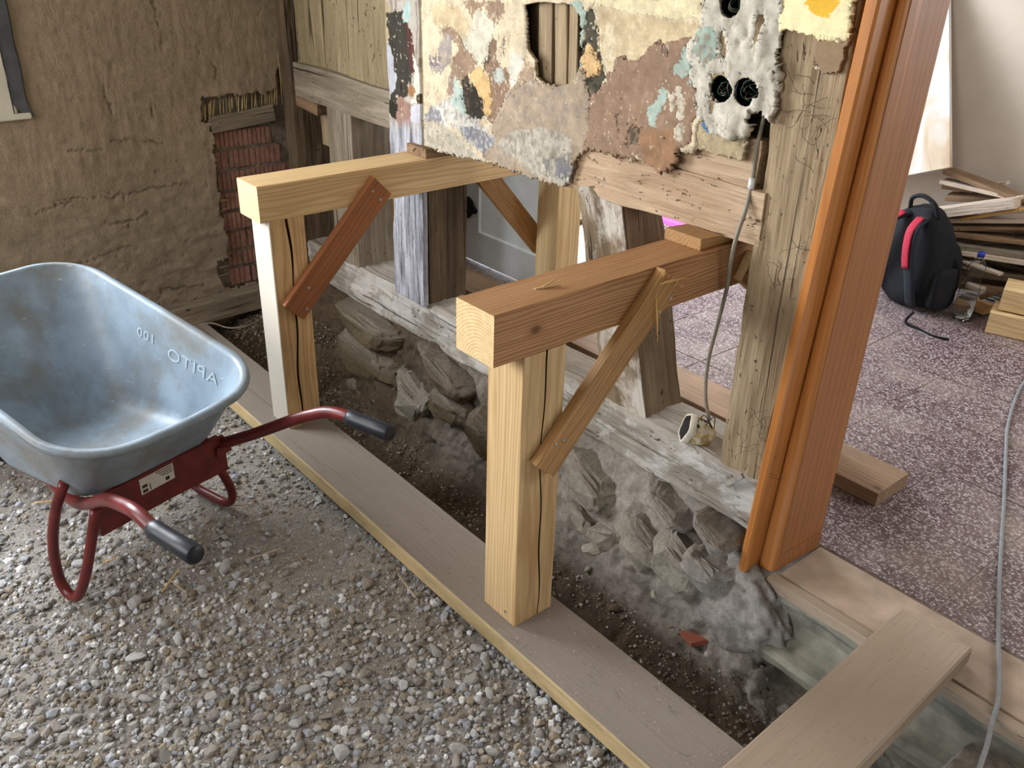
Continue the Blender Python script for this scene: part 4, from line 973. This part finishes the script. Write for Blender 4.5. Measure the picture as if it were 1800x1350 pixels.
# ------------------------------------------------------------------ shoring frames
def frame(x1, wd, y0, y1, zb, zt, fy, mats, cracks, label, braces, back_x=None):
    f = tag(empty('shoring_frame', (x1-wd/2, fy, 0)), label, 'timber frame')
    xc = x1-wd/2
    timber('beam', (xc, y0, (zb+zt)/2), (xc, y1, (zb+zt)/2), wd, zt-zb, mats[0], step=.06, parent=f, seed=61, rnd=.0025, nper=5)
    timber('post', (xc, fy+.061, 0), (xc, fy+.061, zb), .122, wd*.97, mats[1], up=(1, 0, 0), step=.03, parent=f, seed=62, rnd=.0025, nper=5)
    return f
NF = tag(empty('shoring_frame', (-.06, .06, 0)), 'near timber support frame with tan diagonal brace on the grey plank', 'support frame')
FF = tag(empty('shoring_frame', (-1.265, .07, 0)), 'far timber support frame with brown diagonal brace beside the wheelbarrow', 'support frame')
# posts: local X = up, local Z = world +x  -> local Y = z cross x
def post(par, xc, yc, z0, z1, wx, wy, mat, crack=None, seed=0):
    return timber('post', (xc, yc, z0), (xc, yc, z1), wy, wx, mat, up=(1, 0, 0), step=.03, parent=par, seed=seed, crack=crack, rnd=.0022, nper=5)


def post_cracked(par, x0, x1, y0, y1, z0, z1, yc, mat, seed, cw=.005, dep=.018, lean=0.0):
    """post with a long drying crack in its +x face, built as a loft (local X runs up)"""
    zs = np.linspace(z0, z1, 46); R_ = []
    for z in zs:
        c = yc+.007*math.sin(z*7+seed)+.003*math.sin(z*23)+lean*(z-z0); w_ = cw*(.55+.75*float(vnoise(np.array([[z*6, seed, 0.]]))[0]))
        b = .0025; R_.append([(z, x0+b, y0), (z, x1-b, y0), (z, x1, y0+b), (z, x1, c-w_/2), (z, x1-dep, c+.002), (z, x1, c+w_/2), (z, x1, y1-b), (z, x1-b, y1), (z, x0+b, y1), (z, x0, y1-b), (z, x0, y0+b)])
    R_ = np.array(R_, float)
    mx_, my_, mz_ = (x0+x1)/2, (y0+y1)/2, (z0+z1)/2
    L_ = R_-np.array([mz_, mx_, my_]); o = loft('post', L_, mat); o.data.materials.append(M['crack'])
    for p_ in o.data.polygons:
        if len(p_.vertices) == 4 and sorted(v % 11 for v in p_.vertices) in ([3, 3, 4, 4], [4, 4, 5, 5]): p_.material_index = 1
    o.matrix_world = Matrix(((0, 1, 0, mx_), (0, 0, 1, my_), (1, 0, 0, mz_), (0, 0, 0, 1))); adopt(o, par); return o
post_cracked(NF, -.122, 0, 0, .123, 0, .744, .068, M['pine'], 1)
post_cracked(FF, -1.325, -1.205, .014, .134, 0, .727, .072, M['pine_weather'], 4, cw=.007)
timber('beam', (-.063, -.084, .8025), (-.063, 1.37, .8025), .126, .117, M['pine_warm'], step=.06, parent=NF, seed=61, rnd=.0022)
timber('beam', (-1.273, -.012, .781), (-1.273, 1.37, .781), .136, .112, M['pine'], step=.06, parent=FF, seed=63, rnd=.003)
post(NF, -.063, 1.28, .048, .744, .12, .12, M['pine'], seed=66)
post(FF, -1.25, 1.265, .048, .727, .12, .125, M['pine_pale'], seed=67)
def brace(par, p0, p1, wd, th, mat, seed, x, cut=0):
    o = timber('brace', p0, p1, th, wd, mat, up=(0, -1, 1), step=.03, parent=par, seed=seed, rnd=.0015, rough=.0008, endrough=.004, nper=5); return o
b1 = brace(NF, (.0135, .052, .450), (.0135, .425, .835), .078, .026, M['brace_tan'], 71, 0)
b2 = brace(FF, (-1.191, .058, .425), (-1.191, .408, .782), .088, .026, M['brace_brown'], 72, 0)
brace(NF, (.0135, 1.20, .46), (.0135, .72, .80), .08, .026, M['brace_tan'], 73, 0)
brace(FF, (-1.355, 1.27, .36), (-1.355, .90, .775), .085, .026, M['brace_tan'], 74, 0)
def screws(par, px, x):
    for a_, b_ in px:
        p = at(a_, b_, x=x); s_ = loft('screw', [[(x+dx, p[1]+r*math.cos(t), p[2]+r*math.sin(t)) for t in np.linspace(0, 2*PI, 10, endpoint=False)] for dx, r in ((-.002, .0045), (.0008, .0045), (.0014, .003), (.0006, .0008))], M['steel']); adopt(s_, par)
screws(FF, [(655, 336), (669, 351), (543, 506), (540, 543)], -1.178)
screws(NF, [(1179, 524), (1160, 548), (977, 780), (990, 774)], .0265)
screws(NF, [(888, 1076)], 0) if False else None
p = at(888, 1075, y=0.0); s_ = loft('screw', [[(p[0]+r*math.cos(t), dy, p[2]+r*math.sin(t)) for t in np.linspace(0, 2*PI, 10, endpoint=False)] for dy, r in ((.002, .004), (-.0008, .004), (-.0014, .0028), (-.0006, .0008))], M['steel']); adopt(s_, NF)
# splinters on the near frame
adopt(tube('splinter', [at(1153, 517, x=.030), at(1155, 560, x=.036), at(1156, 600, x=.034)], [.001, .003, .0006], M['straw'], seg=5, sub=4), NF)
adopt(tube('splinter', [at(1160, 500, x=.032), at(1178, 494, x=.036), at(1208, 489, x=.034)], [.001, .003, .0006], M['straw'], seg=5, sub=4), NF)
for a_ in range(5):
    adopt(tube('splinter', [at(1165+a_*7, 486+a_*5, x=.028), at(1170+a_*8, 482+a_*4+random.uniform(-5, 5), x=.036)], [.002, .0006], M['straw'], seg=4, sub=1), NF)
p = at(940, 508, z=.8615); q = at(985, 500, z=.866)
adopt(timber('splinter', p, q, .006, .004, M['pine'], step=.01, rnd=.001), NF)
adopt(timber('splinter', at(955, 504, z=.864), at(975, 492, z=.872), .004, .004, M['pine'], step=.01, rnd=.001), NF)
# wedges on the beams, under the rail
def wedge(x0, x1, y0, y1, z0, h0, h1, mat, label):
    V = [(x0, y0, z0), (x1, y0, z0), (x1, y1, z0), (x0, y1, z0), (x0, y0, z0+h0), (x1, y0, z0+h0), (x1, y1, z0+h1), (x0, y1, z0+h1)]
    c = np.mean(V, 0); L_ = [(v[1]-c[1], -(v[0]-c[0]), v[2]-c[2]) for v in V]
    F = [(3, 2, 1, 0), (4, 5, 6, 7), (0, 1, 5, 4), (1, 2, 6, 5), (2, 3, 7, 6), (3, 0, 4, 7)]
    bm = bmesh.new(); vs = [bm.verts.new(v) for v in L_]; [bm.faces.new([vs[i] for i in f]) for f in F]; bmesh.ops.recalc_face_normals(bm, faces=bm.faces); bmesh.ops.bevel(bm, geom=bm.edges[:], offset=.0015, segments=1, affect='EDGES')
    me = bpy.data.meshes.new('wedge'); bm.to_mesh(me); bm.free(); me.materials.append(mat); o = bpy.data.objects.new('wedge', me); COL.objects.link(o)
    o.location = c; o.rotation_euler = (0, 0, PI/2); return tag(o, label, 'wedge')
wedge(-.128, -.012, .565, .80, .8612, .030, .012, M['brace_tan'], 'tan wooden wedge driven between the near beam and the wall rail')
wedge(-1.325, -1.21, .600, .82, .8375, .032, .02, M['scrap'], 'dark brown wooden wedge on the far beam against the wall')
for k in range(5):
    q = at(735+k*14+random.uniform(-3, 3), 268+random.uniform(0, 4), z=.84); o = thing_rock('plaster_crumb', 735+k*13, 272-k, 9, 7, .838, M['paper'], 300+k, 'white plaster crumbs on the far beam beside the dark wedge', 'crumb', 'plaster crumbs on the far beam')

# ------------------------------------------------------------------ wheelbarrow
WO = Vector((-.939, -.5585, -.06)); WF = Vector((-.96, -.28, 0)).normalized(); WL = Vector((-.28, .96, 0)).normalized()
wbw = tag(empty('wheelbarrow', WO), 'wheelbarrow with grey-blue plastic tray and red tubular frame on the gravel', 'wheelbarrow')
def B(u, w_, h): return WO+WF*u+WL*w_+Vector((0, 0, h))
def wob(o): return adopt(o, wbw)
def rring(u0, u1, hw, r, h0, h1, k=9, bow=0):
    """rounded rectangle in (u,w); height runs linearly from h0 at u0 to h1 at u1"""
    pts = []
    for cu, cw, a0 in ((u1-r, hw-r, 0), (u0+r, hw-r, 90), (u0+r, -hw+r, 180), (u1-r, -hw+r, 270)):
        for t in np.linspace(0, 90, k): a_ = math.radians(a0+t); pts.append((cu+r*math.cos(a_), cw+r*math.sin(a_)))
        nx = 6
    out = []
    # add points on the straights
    for i, p in enumerate(pts):
        q = pts[(i+1) % len(pts)]; out.append(p)
        if (i+1) % k == 0:
            for t in np.linspace(0, 1, 8)[1:-1]: out.append((p[0]+(q[0]-p[0])*t, p[1]+(q[1]-p[1])*t))
    um = (u0+u1)/2
    return [(u+(bow*(w_/hw)**2*max(0, (um-u)/(um-u0)) if bow else 0), w_, h0+(h1-h0)*(u-u0)/(u1-u0)) for u, w_ in out]
RU0, RU1, RH0, RH1, RW = -.245, .62, .505, .660, .278
BU0, BU1, BH0, BH1, BW = -.085, .36, .30, .265, .195
def wall(s_, off=0, dz=0):
    e = s_**.85
    u0 = BU0+(RU0-BU0)*e-off; u1 = BU1+(RU1-BU1)*s_+off; hw = BW+(RW-BW)*e+off; r = .09+.045*s_+off
    return rring(u0, u1, hw, r, BH0+(RH0-BH0)*s_+dz, BH1+(RH1-BH1)*s_+dz, bow=.045*s_)
rg = []
rg.append(rring((BU0+BU1)/2-.01, (BU0+BU1)/2+.01, .005, .004, .283, .283))
rg.append(rring(BU0+.06, BU1-.06, BW-.06, .06, BH0-.004, BH1-.004))
for s_ in (0, .03, .1, .25, .4, .55, .7, .85, .93): rg.append(wall(s_, .003))
for off, dz in ((.006, -.016), (.018, -.018), (.024, -.010), (.022, -.001), (.012, .003), (.0, .001), (-.003, -.006)): rg.append(wall(1, off, dz))
for s_ in (.93, .85, .7, .55, .4, .25, .12, .06): rg.append(wall(s_, -.003))
rg.append(rring(BU0+.035, BU1-.035, BW-.035, .07, BH0+.006, BH1+.006)); rg.append(rring(BU0+.1, BU1-.1, BW-.1, .05, BH0+.004, BH1+.004)); rg.append(rring((BU0+BU1)/2-.01, (BU0+BU1)/2+.01, .005, .004, .288, .288))
tray = wob(loft('tray', [[tuple(B(*p)) for p in r_] for r_ in rg], M['tray'], smooth_=True))
# frame: handles, cross plate, legs, wheel
for sg in (1, -1):
    hp = [(.62, .06), (.30, .215), (.02, .225), (-.10, .19), (-.27, .25), (-.40, .292), (-.46, .30), (-.52, .30)]
    if sg > 0: pts = [(.60, .06, .23), (.30, .13, .245), (.02, .185, .262), (-.09, .19, .283), (-.20, .228, .333), (-.33, .275, .405), (-.42, .296, .448), (-.48, .30, .461), (-.52, .30, .462)]
    else: pts = [(.60, -.06, .23), (.30, -.13, .245), (.02, -.185, .262), (-.09, -.195, .30), (-.17, -.215, .352), (-.27, -.245, .412), (-.37, -.265, .448), (-.43, -.277, .462), (-.50, -.285, .452)]
    wob(tube('handle', [B(*p) for p in pts], .0165, M['red'], sub=6, seg=14))
    e0 = Vector(B(*pts[-1])); tip = Vector(B(-.652, .302, .462)) if sg > 0 else Vector(B(-.642, -.292, .455)); dirv = (tip-e0).normalized()
    g_ = wob(tube('grip', [e0-dirv*.012, e0, e0+dirv*.02, e0+dirv*.08, tip-dirv*.006, tip], [.019, .0222, .021, .0215, .0225, .019], M['grip'], seg=18, sub=1))
# legs
lg = [(.10, -.20, .262), (-.045, -.225, .36), (-.02, -.25, .28), (.012, -.262, .17), (.028, -.262, .07), (.015, -.262, .022), (-.02, -.262, .012), (-.055, -.262, .035), (-.085, -.25, .10), (-.11, -.23, .20), (-.115, -.20, .295)]
wob(tube('leg', [B(*p) for p in lg[1:]], .0135, M['red'], sub=6, seg=12))
rgp = [(.17, .18, .25), (.185, .22, .15), (.17, .25, .05), (.14, .26, .008), (.06, .262, .0), (.0, .262, .003), (-.035, .26, .035), (-.045, .25, .09), (-.03, .23, .17), (-.06, .195, .27)]
wob(tube('leg', [B(*p) for p in rgp], .0135, M['red'], sub=6, seg=12))
# cross plate with folded lower edge
pr = [(-.118, .212), (-.118, .325), (-.108, .325), (-.108, .225), (-.07, .213), (-.07, .208)]
wob(loft('cross_plate', [[tuple(B(u, w_, h-.012*(w_ > 0)*w_*4)) for u, h in pr] for w_ in np.linspace(-.20, .20, 9)], M['red']))
wob(loft('bracket', [[tuple(B(u, w_, h)) for u, w_ in ((-.125, .165), (-.125, .215), (-.06, .215), (-.06, .165))] for h in (.262, .29)], M['red']))
st = wob(loft('sticker', [[tuple(B(u, w_, h)) for u, w_ in ((-.1195, -.075), (-.1195, .028), (-.1185, .028), (-.1185, -.075))] for h in (.268, .315)], M['sticker']))
for k in range(4):
    q = loft('print', [[tuple(B(-.1205, a_, h)) for a_, h in ((.024-.004*k*0, .312-k*.006), (.024-.05+.006*k, .312-k*.006), (.024-.05+.006*k, .3105-k*.006), (.024, .3105-k*.006))], [tuple(B(-.1196, a_, h)) for a_, h in ((.024, .312-k*.006), (.024-.05+.006*k, .312-k*.006), (.024-.05+.006*k, .3105-k*.006), (.024, .3105-k*.006))]], M['ink']); q.parent = st; q.matrix_parent_inverse = Matrix.Identity(4)
for a0, a1, h0, h1 in ((-.07, -.055, .286, .294), (-.07, -.055, .272, .280), (-.048, -.046, .272, .29), (0, .012, .274, .284)):
    q = loft('print', [[tuple(B(uu, a_, h)) for a_, h in ((a1, h1), (a0, h1), (a0, h0), (a1, h0))] for uu in (-.1205, -.1196)], M['ink']); q.parent = st; q.matrix_parent_inverse = Matrix.Identity(4)
# wheel in front (hidden by the tray)
wc = B(.80, 0, .20); R_ = []
for t in np.linspace(0, 2*PI, 28, endpoint=False):
    R_.append([tuple(wc+WF*((.155+.043*math.cos(p_))*math.cos(t))+Vector((0, 0, (.155+.043*math.cos(p_))*math.sin(t)))+WL*(.04*math.sin(p_))) for p_ in np.linspace(0, 2*PI, 12, endpoint=False)])
R_.append(R_[0]); wh = wob(loft('tyre', R_, M['tyre'], caps=False, smooth_=True))
wob(tube('axle', [B(.80, -.09, .20), B(.80, .09, .20)], .12, M['red'], sub=1, seg=20))
for sg in (1, -1): wob(tube('fork', [B(.58, .06*sg, .23), B(.80, .075*sg, .20)], .0135, M['red'], sub=1, seg=12))
for a_ in (B(.10, -.19, .262), B(.10, .19, .262)): pass
# moulded word on the tray wall, seen mirrored from inside
cu = bpy.data.curves.new('lettering', 'FONT'); cu.body = 'CAPITO'; cu.size = .054; cu.extrude = .0006; cu.space_character = 1.12
to = bpy.data.objects.new('lettering', cu); COL.objects.link(to)
cu2 = bpy.data.curves.new('lettering', 'FONT'); cu2.body = '100'; cu2.size = .040; cu2.extrude = .0006; cu2.space_character = 1.12
to2 = bpy.data.objects.new('lettering', cu2); COL.objects.link(to2)
bpy.context.view_layer.update(); dg = bpy.context.evaluated_depsgraph_get()
for ob, u_at, s_at in ((to, -.115, .60), (to2, .205, .66)):
    me = bpy.data.meshes.new_from_object(ob.evaluated_get(dg)); V = np.array([v.co[:] for v in me.vertices])
    W = []
    for x, y, zz in V:
        u = u_at+x*1.28; s_ = s_at+y/.33; e = s_**.85
        w_ = BW+(RW-BW)*e-.003; hh = (BH0+(RH0-BH0)*s_)+((BH1+(RH1-BH1)*s_)-(BH0+(RH0-BH0)*s_))*(u-(BU0+(RU0-BU0)*e))/((BU1+(RU1-BU1)*s_)-(BU0+(RU0-BU0)*e))
        W.append(tuple(B(u, w_-.0012+zz, hh)))
    for v, c_ in zip(me.vertices, W): v.co = c_
    me.materials.clear(); me.materials.append(M['letter']); o = bpy.data.objects.new('lettering', me); COL.objects.link(o); adopt(o, wbw); o['label'] = 'pale moulded lettering, mirrored'
for o in (to, to2): bpy.data.objects.remove(o)

# ------------------------------------------------------------------ cables
cab = [(1345, 198), (1336, 235), (1328, 275), (1322, 320), (1312, 365), (1300, 400), (1291, 430), (1284, 465), (1278, 505), (1268, 545), (1256, 590), (1246, 630), (1241, 670), (1241, 705), (1247, 738)]
ys = [YW+.02, YW+.012, YW+.01, YW+.005, YW-.012, YW-.03, YW-.04, YW-.03, YW-.01, YW+.01, YW+.03, YW+.04, YW+.05, YW+.05, YW+.06]
tag(tube('cable', [at(x, y, y=yy) for (x, y), yy in zip(cab, ys)], .0052, M['cable'], sub=5), 'grey electric cable hanging from the wall sockets down to the sill', 'cable')
p = at(1322, 322, y=YW-.008); clp = tag(tube('cable_clip', [p+np.array([0, -.002, -.012]), p+np.array([0, -.002, .012])], .0075, M['clip'], sub=1), 'clear white clip holding the hanging cable to the rail', 'clip')
tag(tube('cable', [at(x, y, z=.006) for x, y in ((1840, 630), (1800, 672), (1782, 710), (1771, 752), (1768, 800), (1765, 880), (1760, 960), (1756, 1040), (1755, 1120), (1757, 1190), (1754, 1235))]+[at(x, y, z=.0) for x, y in ((1744, 1270), (1735, 1310), (1722, 1350), (1712, 1390))], .0055, M['cable_grey'], sub=5), 'light grey cable running over the terrazzo floor at the right edge', 'cable')
# socket box lying on the sill
jb = tag(empty('socket_box', tuple(at(1222, 757, z=.30))), 'broken-out black socket box caked with plaster on the sill', 'socket box')
c = Vector(at(1222, 757, z=.305)); ax = Vector((-.55, -.62, .30)).normalized(); n1 = ax.orthogonal().normalized(); n2 = ax.cross(n1)
rr = [[tuple(c+ax*d+(n1*math.cos(t)+n2*math.sin(t))*r) for t in np.linspace(0, 2*PI, 26, endpoint=False)] for d, r in ((.030, .036), (.030, .032), (-.02, .030), (-.022, .001), (-.026, .001), (-.026, .034), (.028, .036))]
adopt(loft('box', rr, M['box'], smooth_=False), jb)
V_, F_ = ico(4)
W = []
for v in V_:
    v = Vector(v); d = v.dot(ax); rad = v-ax*d; nr = rad.length; 
    W.append(c+ax*(d*.034-.012)+rad.normalized()*(max(nr, 0)**.4*.044) if nr > 1e-4 else c+ax*(d*.034-.012))
W = np.array([tuple(v) for v in W]); W += (W-np.array(c))*(.22*fbm(W, 45, 3, 88))[:, None]
keep = np.array([(Vector(f)-c).dot(ax) < .016 for f in W[F_].mean(1)]); colr = np.where(fbm(W, 50, 2, 89)[:, None] > .2, cc(222, 214, 194), cc(190, 168, 120))
adopt(mesh_np('plaster_crust', W, F_[keep], M['attr'], True, col=colr), jb)
rr = [[tuple(c+ax*d+(n1*math.cos(t)+n2*math.sin(t))*(r+.003*math.sin(5*t+1))) for t in np.linspace(0, 2*PI, 26, endpoint=False)] for d, r in ((.014, .042), (.031, .0415), (.033, .037), (.03, .036))]
adopt(loft('plaster_rim', rr, M['paper'], caps=False, smooth_=True), jb)
for k in range(5): adopt(tube('wire', [c+ax*-.01+n1*random.uniform(-.02, .02), c+Vector((.03+random.uniform(-.02, .02), .01, .045+random.uniform(-.01, .02))), c+Vector((.04, .03, .01))], .0013, M['box'], seg=5), jb)
tag(timber('stone_chip', at(1277, 852, y=YW-.02), at(1306, 836, y=YW-.03), .014, .020, M['rock_dust'], rough=.003, step=.01, rnd=.004, endrough=.004), 'pale elongated chip leaning on the sill below the old post', 'chip')
# hair-like fibres on the old post
for k in range(46):
    a0 = random.choice([(1400, 470), (1420, 190), (1320, 800), (1400, 150), (1350, 780), (1440, 250)]); x = a0[0]+random.uniform(-35, 35); y = a0[1]+random.uniform(-60, 60); pts = []
    th_ = random.uniform(0, 6.3); yy = YW-.006
    if not (1290+ (840-y)*.14 < x < 1345+(840-y)*.165): continue
    for s_ in range(6): pts.append(at(x, y, y=yy-random.uniform(.002, .012))); x += math.cos(th_)*9; y += math.sin(th_)*9; th_ += random.uniform(-.7, .7)
    adopt(tube('fibre', pts, .0005, M['fibre'], seg=4, sub=3), wp)

# ------------------------------------------------------------------ back room things
# backpack
bp0 = np.array([-.515, 2.85, 0]); bk = tag(empty('backpack', tuple(bp0)), 'black backpack with crimson strap lining standing on the terrazzo floor', 'backpack')
def sup(name, c, h, e, mat, sub=4, nz=.0, seed=0, par=None, rot=0, top=0):
    V_, F_ = ico(sub); W = np.sign(V_)*np.abs(V_)**e; W = W/np.maximum(1e-6, 1)
    W *= np.array(h); W *= (1+nz*fbm(W, 14, 3, seed)[:, None])
    if top: W[:, 0] *= 1-top*np.clip(W[:, 2]/h[2], 0, 1)**2; W[:, 1] *= 1-top*.8*np.clip(W[:, 2]/h[2], 0, 1)**2
    ca, sa = math.cos(rot), math.sin(rot); W = np.stack([W[:, 0]*ca-W[:, 1]*sa, W[:, 0]*sa+W[:, 1]*ca, W[:, 2]], 1)
    return adopt(mesh_np(name, W+np.array(c), F_, mat, True), par)
RB = -.35
def bq(x, y, z): return (bp0[0]+x*math.cos(RB)-y*math.sin(RB), bp0[1]+x*math.sin(RB)+y*math.cos(RB), z)
sup('body', bq(0, 0, .235), (.165, .10, .235), .62, M['black'], nz=.05, seed=5, par=bk, rot=RB, top=.35)
sup('front_pocket', bq(.02, .10, .17), (.13, .06, .15), .6, M['black'], nz=.05, seed=6, par=bk, rot=RB, top=.2)
sup('side_pocket', bq(.165, .02, .13), (.035, .07, .10), .6, M['black'], nz=.05, seed=7, par=bk, rot=RB)
def strap(name, pts, wd, th, mat, par):
    """flat padded band through points; wide across local x"""
    P = [Vector(bq(*p)) for p in pts]; Q = []; E = [P[0]*2-P[1]]+P+[P[-1]*2-P[-2]]
    for i in range(1, len(E)-2):
        for t in (0, .2, .4, .6, .8):
            a_, b_, c_, d_ = E[i-1:i+3]; Q.append(.5*((2*b_)+(c_-a_)*t+(2*a_-5*b_+4*c_-d_)*t*t+(3*b_-a_-3*c_+d_)*t**3))
    Q.append(P[-1]); side = Vector((math.cos(RB), math.sin(RB), 0)); R_ = []
    for i, p in enumerate(Q):
        T = (Q[min(i+1, len(Q)-1)]-Q[max(i-1, 0)]).normalized(); s_ = (side-T*side.dot(T)).normalized(); n_ = T.cross(s_)
        w2 = wd/2*(1 if not callable(wd) else 1); R_.append([tuple(p+s_*(w2*math.copysign(abs(math.cos(a_))**.7, math.cos(a_)))+n_*(th/2*math.copysign(abs(math.sin(a_))**.7, math.sin(a_)))) for a_ in np.linspace(0, 2*PI, 12, endpoint=False)])
    return adopt(loft(name, R_, mat, smooth_=True), par)
for sg in (-1, 1):
    strap('shoulder_strap', [(sg*.05, -.06, .43), (sg*.075, -.135, .39), (sg*.10, -.155, .28), (sg*.125, -.145, .18), (sg*.13, -.12, .09), (sg*.125, -.10, .05)], .058, .018, M['navy'], bk)
    strap('strap_lining', [(sg*.052, -.09, .435), (sg*.07, -.150, .385), (sg*.09, -.168, .30), (sg*.107, -.165, .225)], .040, .008, M['redcloth'], bk)
adopt(tube('top_handle', [bq(-.07, -.04, .44), bq(-.06, -.05, .49), bq(0, -.05, .515), bq(.07, -.04, .49), bq(.085, -.02, .43)], .010, M['black'], seg=8), bk)
adopt(tube('webbing', [at(1606, 548, z=.06), at(1592, 566, z=.012), at(1615, 578, z=.006), at(1640, 590, z=.005), at(1668, 597, z=.006)], [.006, .008, .005, .004, .006], M['black'], seg=6), bk)
# bottle
bt = tag(empty('water_bottle', (-.262, 2.87, 0)), 'clear plastic water bottle with blue cap standing half full by the backpack', 'bottle')
prof = [(.001, .004), (.036, .0), (.042, .006), (.043, .03), (.0415, .10), (.043, .13), (.041, .16), (.033, .185), (.034, .20), (.039, .225), (.037, .25), (.026, .272), (.014, .288), (.013, .30)]
bx_, by_ = -.262, 2.87; tl = (.05, 0.03)
def lathe(pr, mat, name, par, inner=None):
    R_ = [[(bx_+r*math.cos(t)+z*tl[0]*.6, by_+r*math.sin(t)+z*tl[1], z) for t in np.linspace(0, 2*PI, 24, endpoint=False)] for r, z in pr]
    return adopt(loft(name, R_, mat, smooth_=True, caps=True), par)
lathe(prof+[(r-.0012, z) for r, z in prof[::-1][:-1]]+[(.001, .0065)], M['pet'], 'bottle_body', bt)
lathe([(.001, .008), (.034, .008), (.0395, .02), (.040, .10), (.040, .105), (.001, .105)], M['water'], 'water', bt)
lathe([(.001, .298), (.0155, .298), (.0155, .318), (.001, .319)], M['cap'], 'cap', bt)

# leaning board and wood pile
o = timber('leaning_board', (-.92, 3.05, .45), (-1.24, 3.275, 1.22), .02, .80, M['stained'], up=(1, 0, .42), rough=.0, step=.1); tag(o, 'large white-faced board leaning on the back wall behind the casing', 'board')
BPL = [  # px0,py0,px1,py1,y0,y1,width,thick,mat,label
    (1640, 375, 1792, 355, 2.93, 2.98, .11, .045, 'scrap_pale', 'thick pale board with black stains lying on top of the woodpile'),
    (1668, 300, 1800, 350, 3.15, 3.10, .10, .02, 'scrap', 'long brown board slanting down over the back of the woodpile'),
    (1660, 318, 1780, 345, 3.12, 3.10, .08, .018, 'scrap_pale', 'narrow pale-edged board wedged behind the thick pale top board'),
    (1722, 327, 1772, 321, 3.2, 3.2, .05, .014, 'scrap_pale', 'short pale stick at the very top of the woodpile by the wall'),
    (1650, 392, 1796, 368, 2.9, 2.93, .03, .012, 'straw', 'thin yellow splintered lath below the thick pale top board'),
    (1655, 383, 1830, 384, 3.0, 3.02, .14, .02, 'scrap_pale', 'grey board under the yellow lath in the woodpile'),
    (1660, 396, 1830, 400, 3.05, 3.05, .16, .022, 'scrap', ''), (1655, 405, 1830, 425, 3.02, 3.04, .14, .022, 'scrap', ''), (1660, 420, 1830, 418, 3.08, 3.08, .16, .025, 'old_dark', ''),
    (1668, 428, 1830, 448, 2.95, 2.97, .12, .026, 'old_grey', 'grey board with a bright upper edge in the middle of the woodpile'),
    (1672, 437, 1830, 462, 2.96, 3.0, .10, .022, 'scrap_pale', 'pinkish pale board below the bright-edged grey board'),
    (1660, 448, 1830, 445, 3.1, 3.1, .18, .03, 'old_dark', ''), (1665, 470, 1830, 490, 3.05, 3.08, .16, .03, 'old_dark', ''), (1690, 458, 1760, 482, 2.93, 2.92, .035, .012, 'scrap_pale', 'short pale lath sticking out behind the water bottle'),
    (1660, 458, 1700, 470, 2.97, 2.97, .04, .014, 'scrap_pale', 'short grey-white offcut between backpack and bottle'),
    (1680, 495, 1800, 510, 3.05, 3.02, .14, .03, 'scrap', ''), (1700, 500, 1730, 510, 2.97, 2.97, .04, .02, 'scrap_pale', 'small pale offcut low in the woodpile right of the bottle'),
    (1700, 530, 1740, 545, 3.0, 2.95, .12, .025, 'brace_tan', 'flat tan offcut on the floor right of the bottle'),
    (1665, 325, 1720, 333, 3.2, 3.2, .12, .02, 'scrap', ''), (1668, 345, 1800, 350, 3.15, 3.15, .14, .025, 'scrap', ''), (1725, 522, 1800, 500, 3.0, 3.02, .03, .02, 'scrap', 'thin dark stick slanting up at the foot of the woodpile')]
for k, (a0, b0, a1, b1, y0, y1, wd, th_, mt, lb) in enumerate(BPL):
    y0 = max(y0, 3.03); y1 = max(y1, 3.03); wd = min(wd, .11)
    p = at(a0, b0, y=y0); q = at(a1, b1, z=p[2]) if b1-b0 > -12 and abs(b1-b0) < 26 else at(a1, b1, y=y1)
    if q[1] > 3.22 or q[1] < 2.7: q = at(a1, b1, y=3.2)
    q2 = p+(q-p)*(1.12 if a1 >= 1795 else 1.)
    o = timber('scrap_plank', p, q2, wd, th_, M[mt], rough=.001, step=.05, seed=400+k, endrough=.006)
    if lb: tag(o, lb, 'plank', 'scrap planks in the woodpile')
    else: tag(o, 'rough brown scrap board inside the woodpile by the back wall', 'plank', 'scrap planks in the woodpile')
for k in range(11):
    x0 = -.60+random.uniform(0, .25); z0 = .02+.028*k; y0 = 3.235
    o = timber('scrap_plank', (x0, y0, z0), (x0+random.uniform(.7, 1.4), y0, z0), random.uniform(.06, .10), .022, M[random.choice(['scrap', 'old_dark', 'old_grey', 'old_dark'])], rough=.001, step=.05, seed=440+k)
    tag(o, 'rough brown scrap board inside the woodpile by the back wall', 'plank', 'scrap planks in the woodpile')
for k, (z0, dx) in enumerate(((0, -.015), (.105, .0))):
    o = timber('timber_block', (-.13+dx, 2.88+.03*k, z0+.05), (.25, 3.0+.03*k, z0+.05), .16, .10, M['pine_pale'], seed=470+k, rnd=.004)
    tag(o, ['lower pale timber block at the right edge beside the woodpile', 'upper pale timber block stacked on the other at the right edge'][k], 'timber block', 'stacked timber blocks')
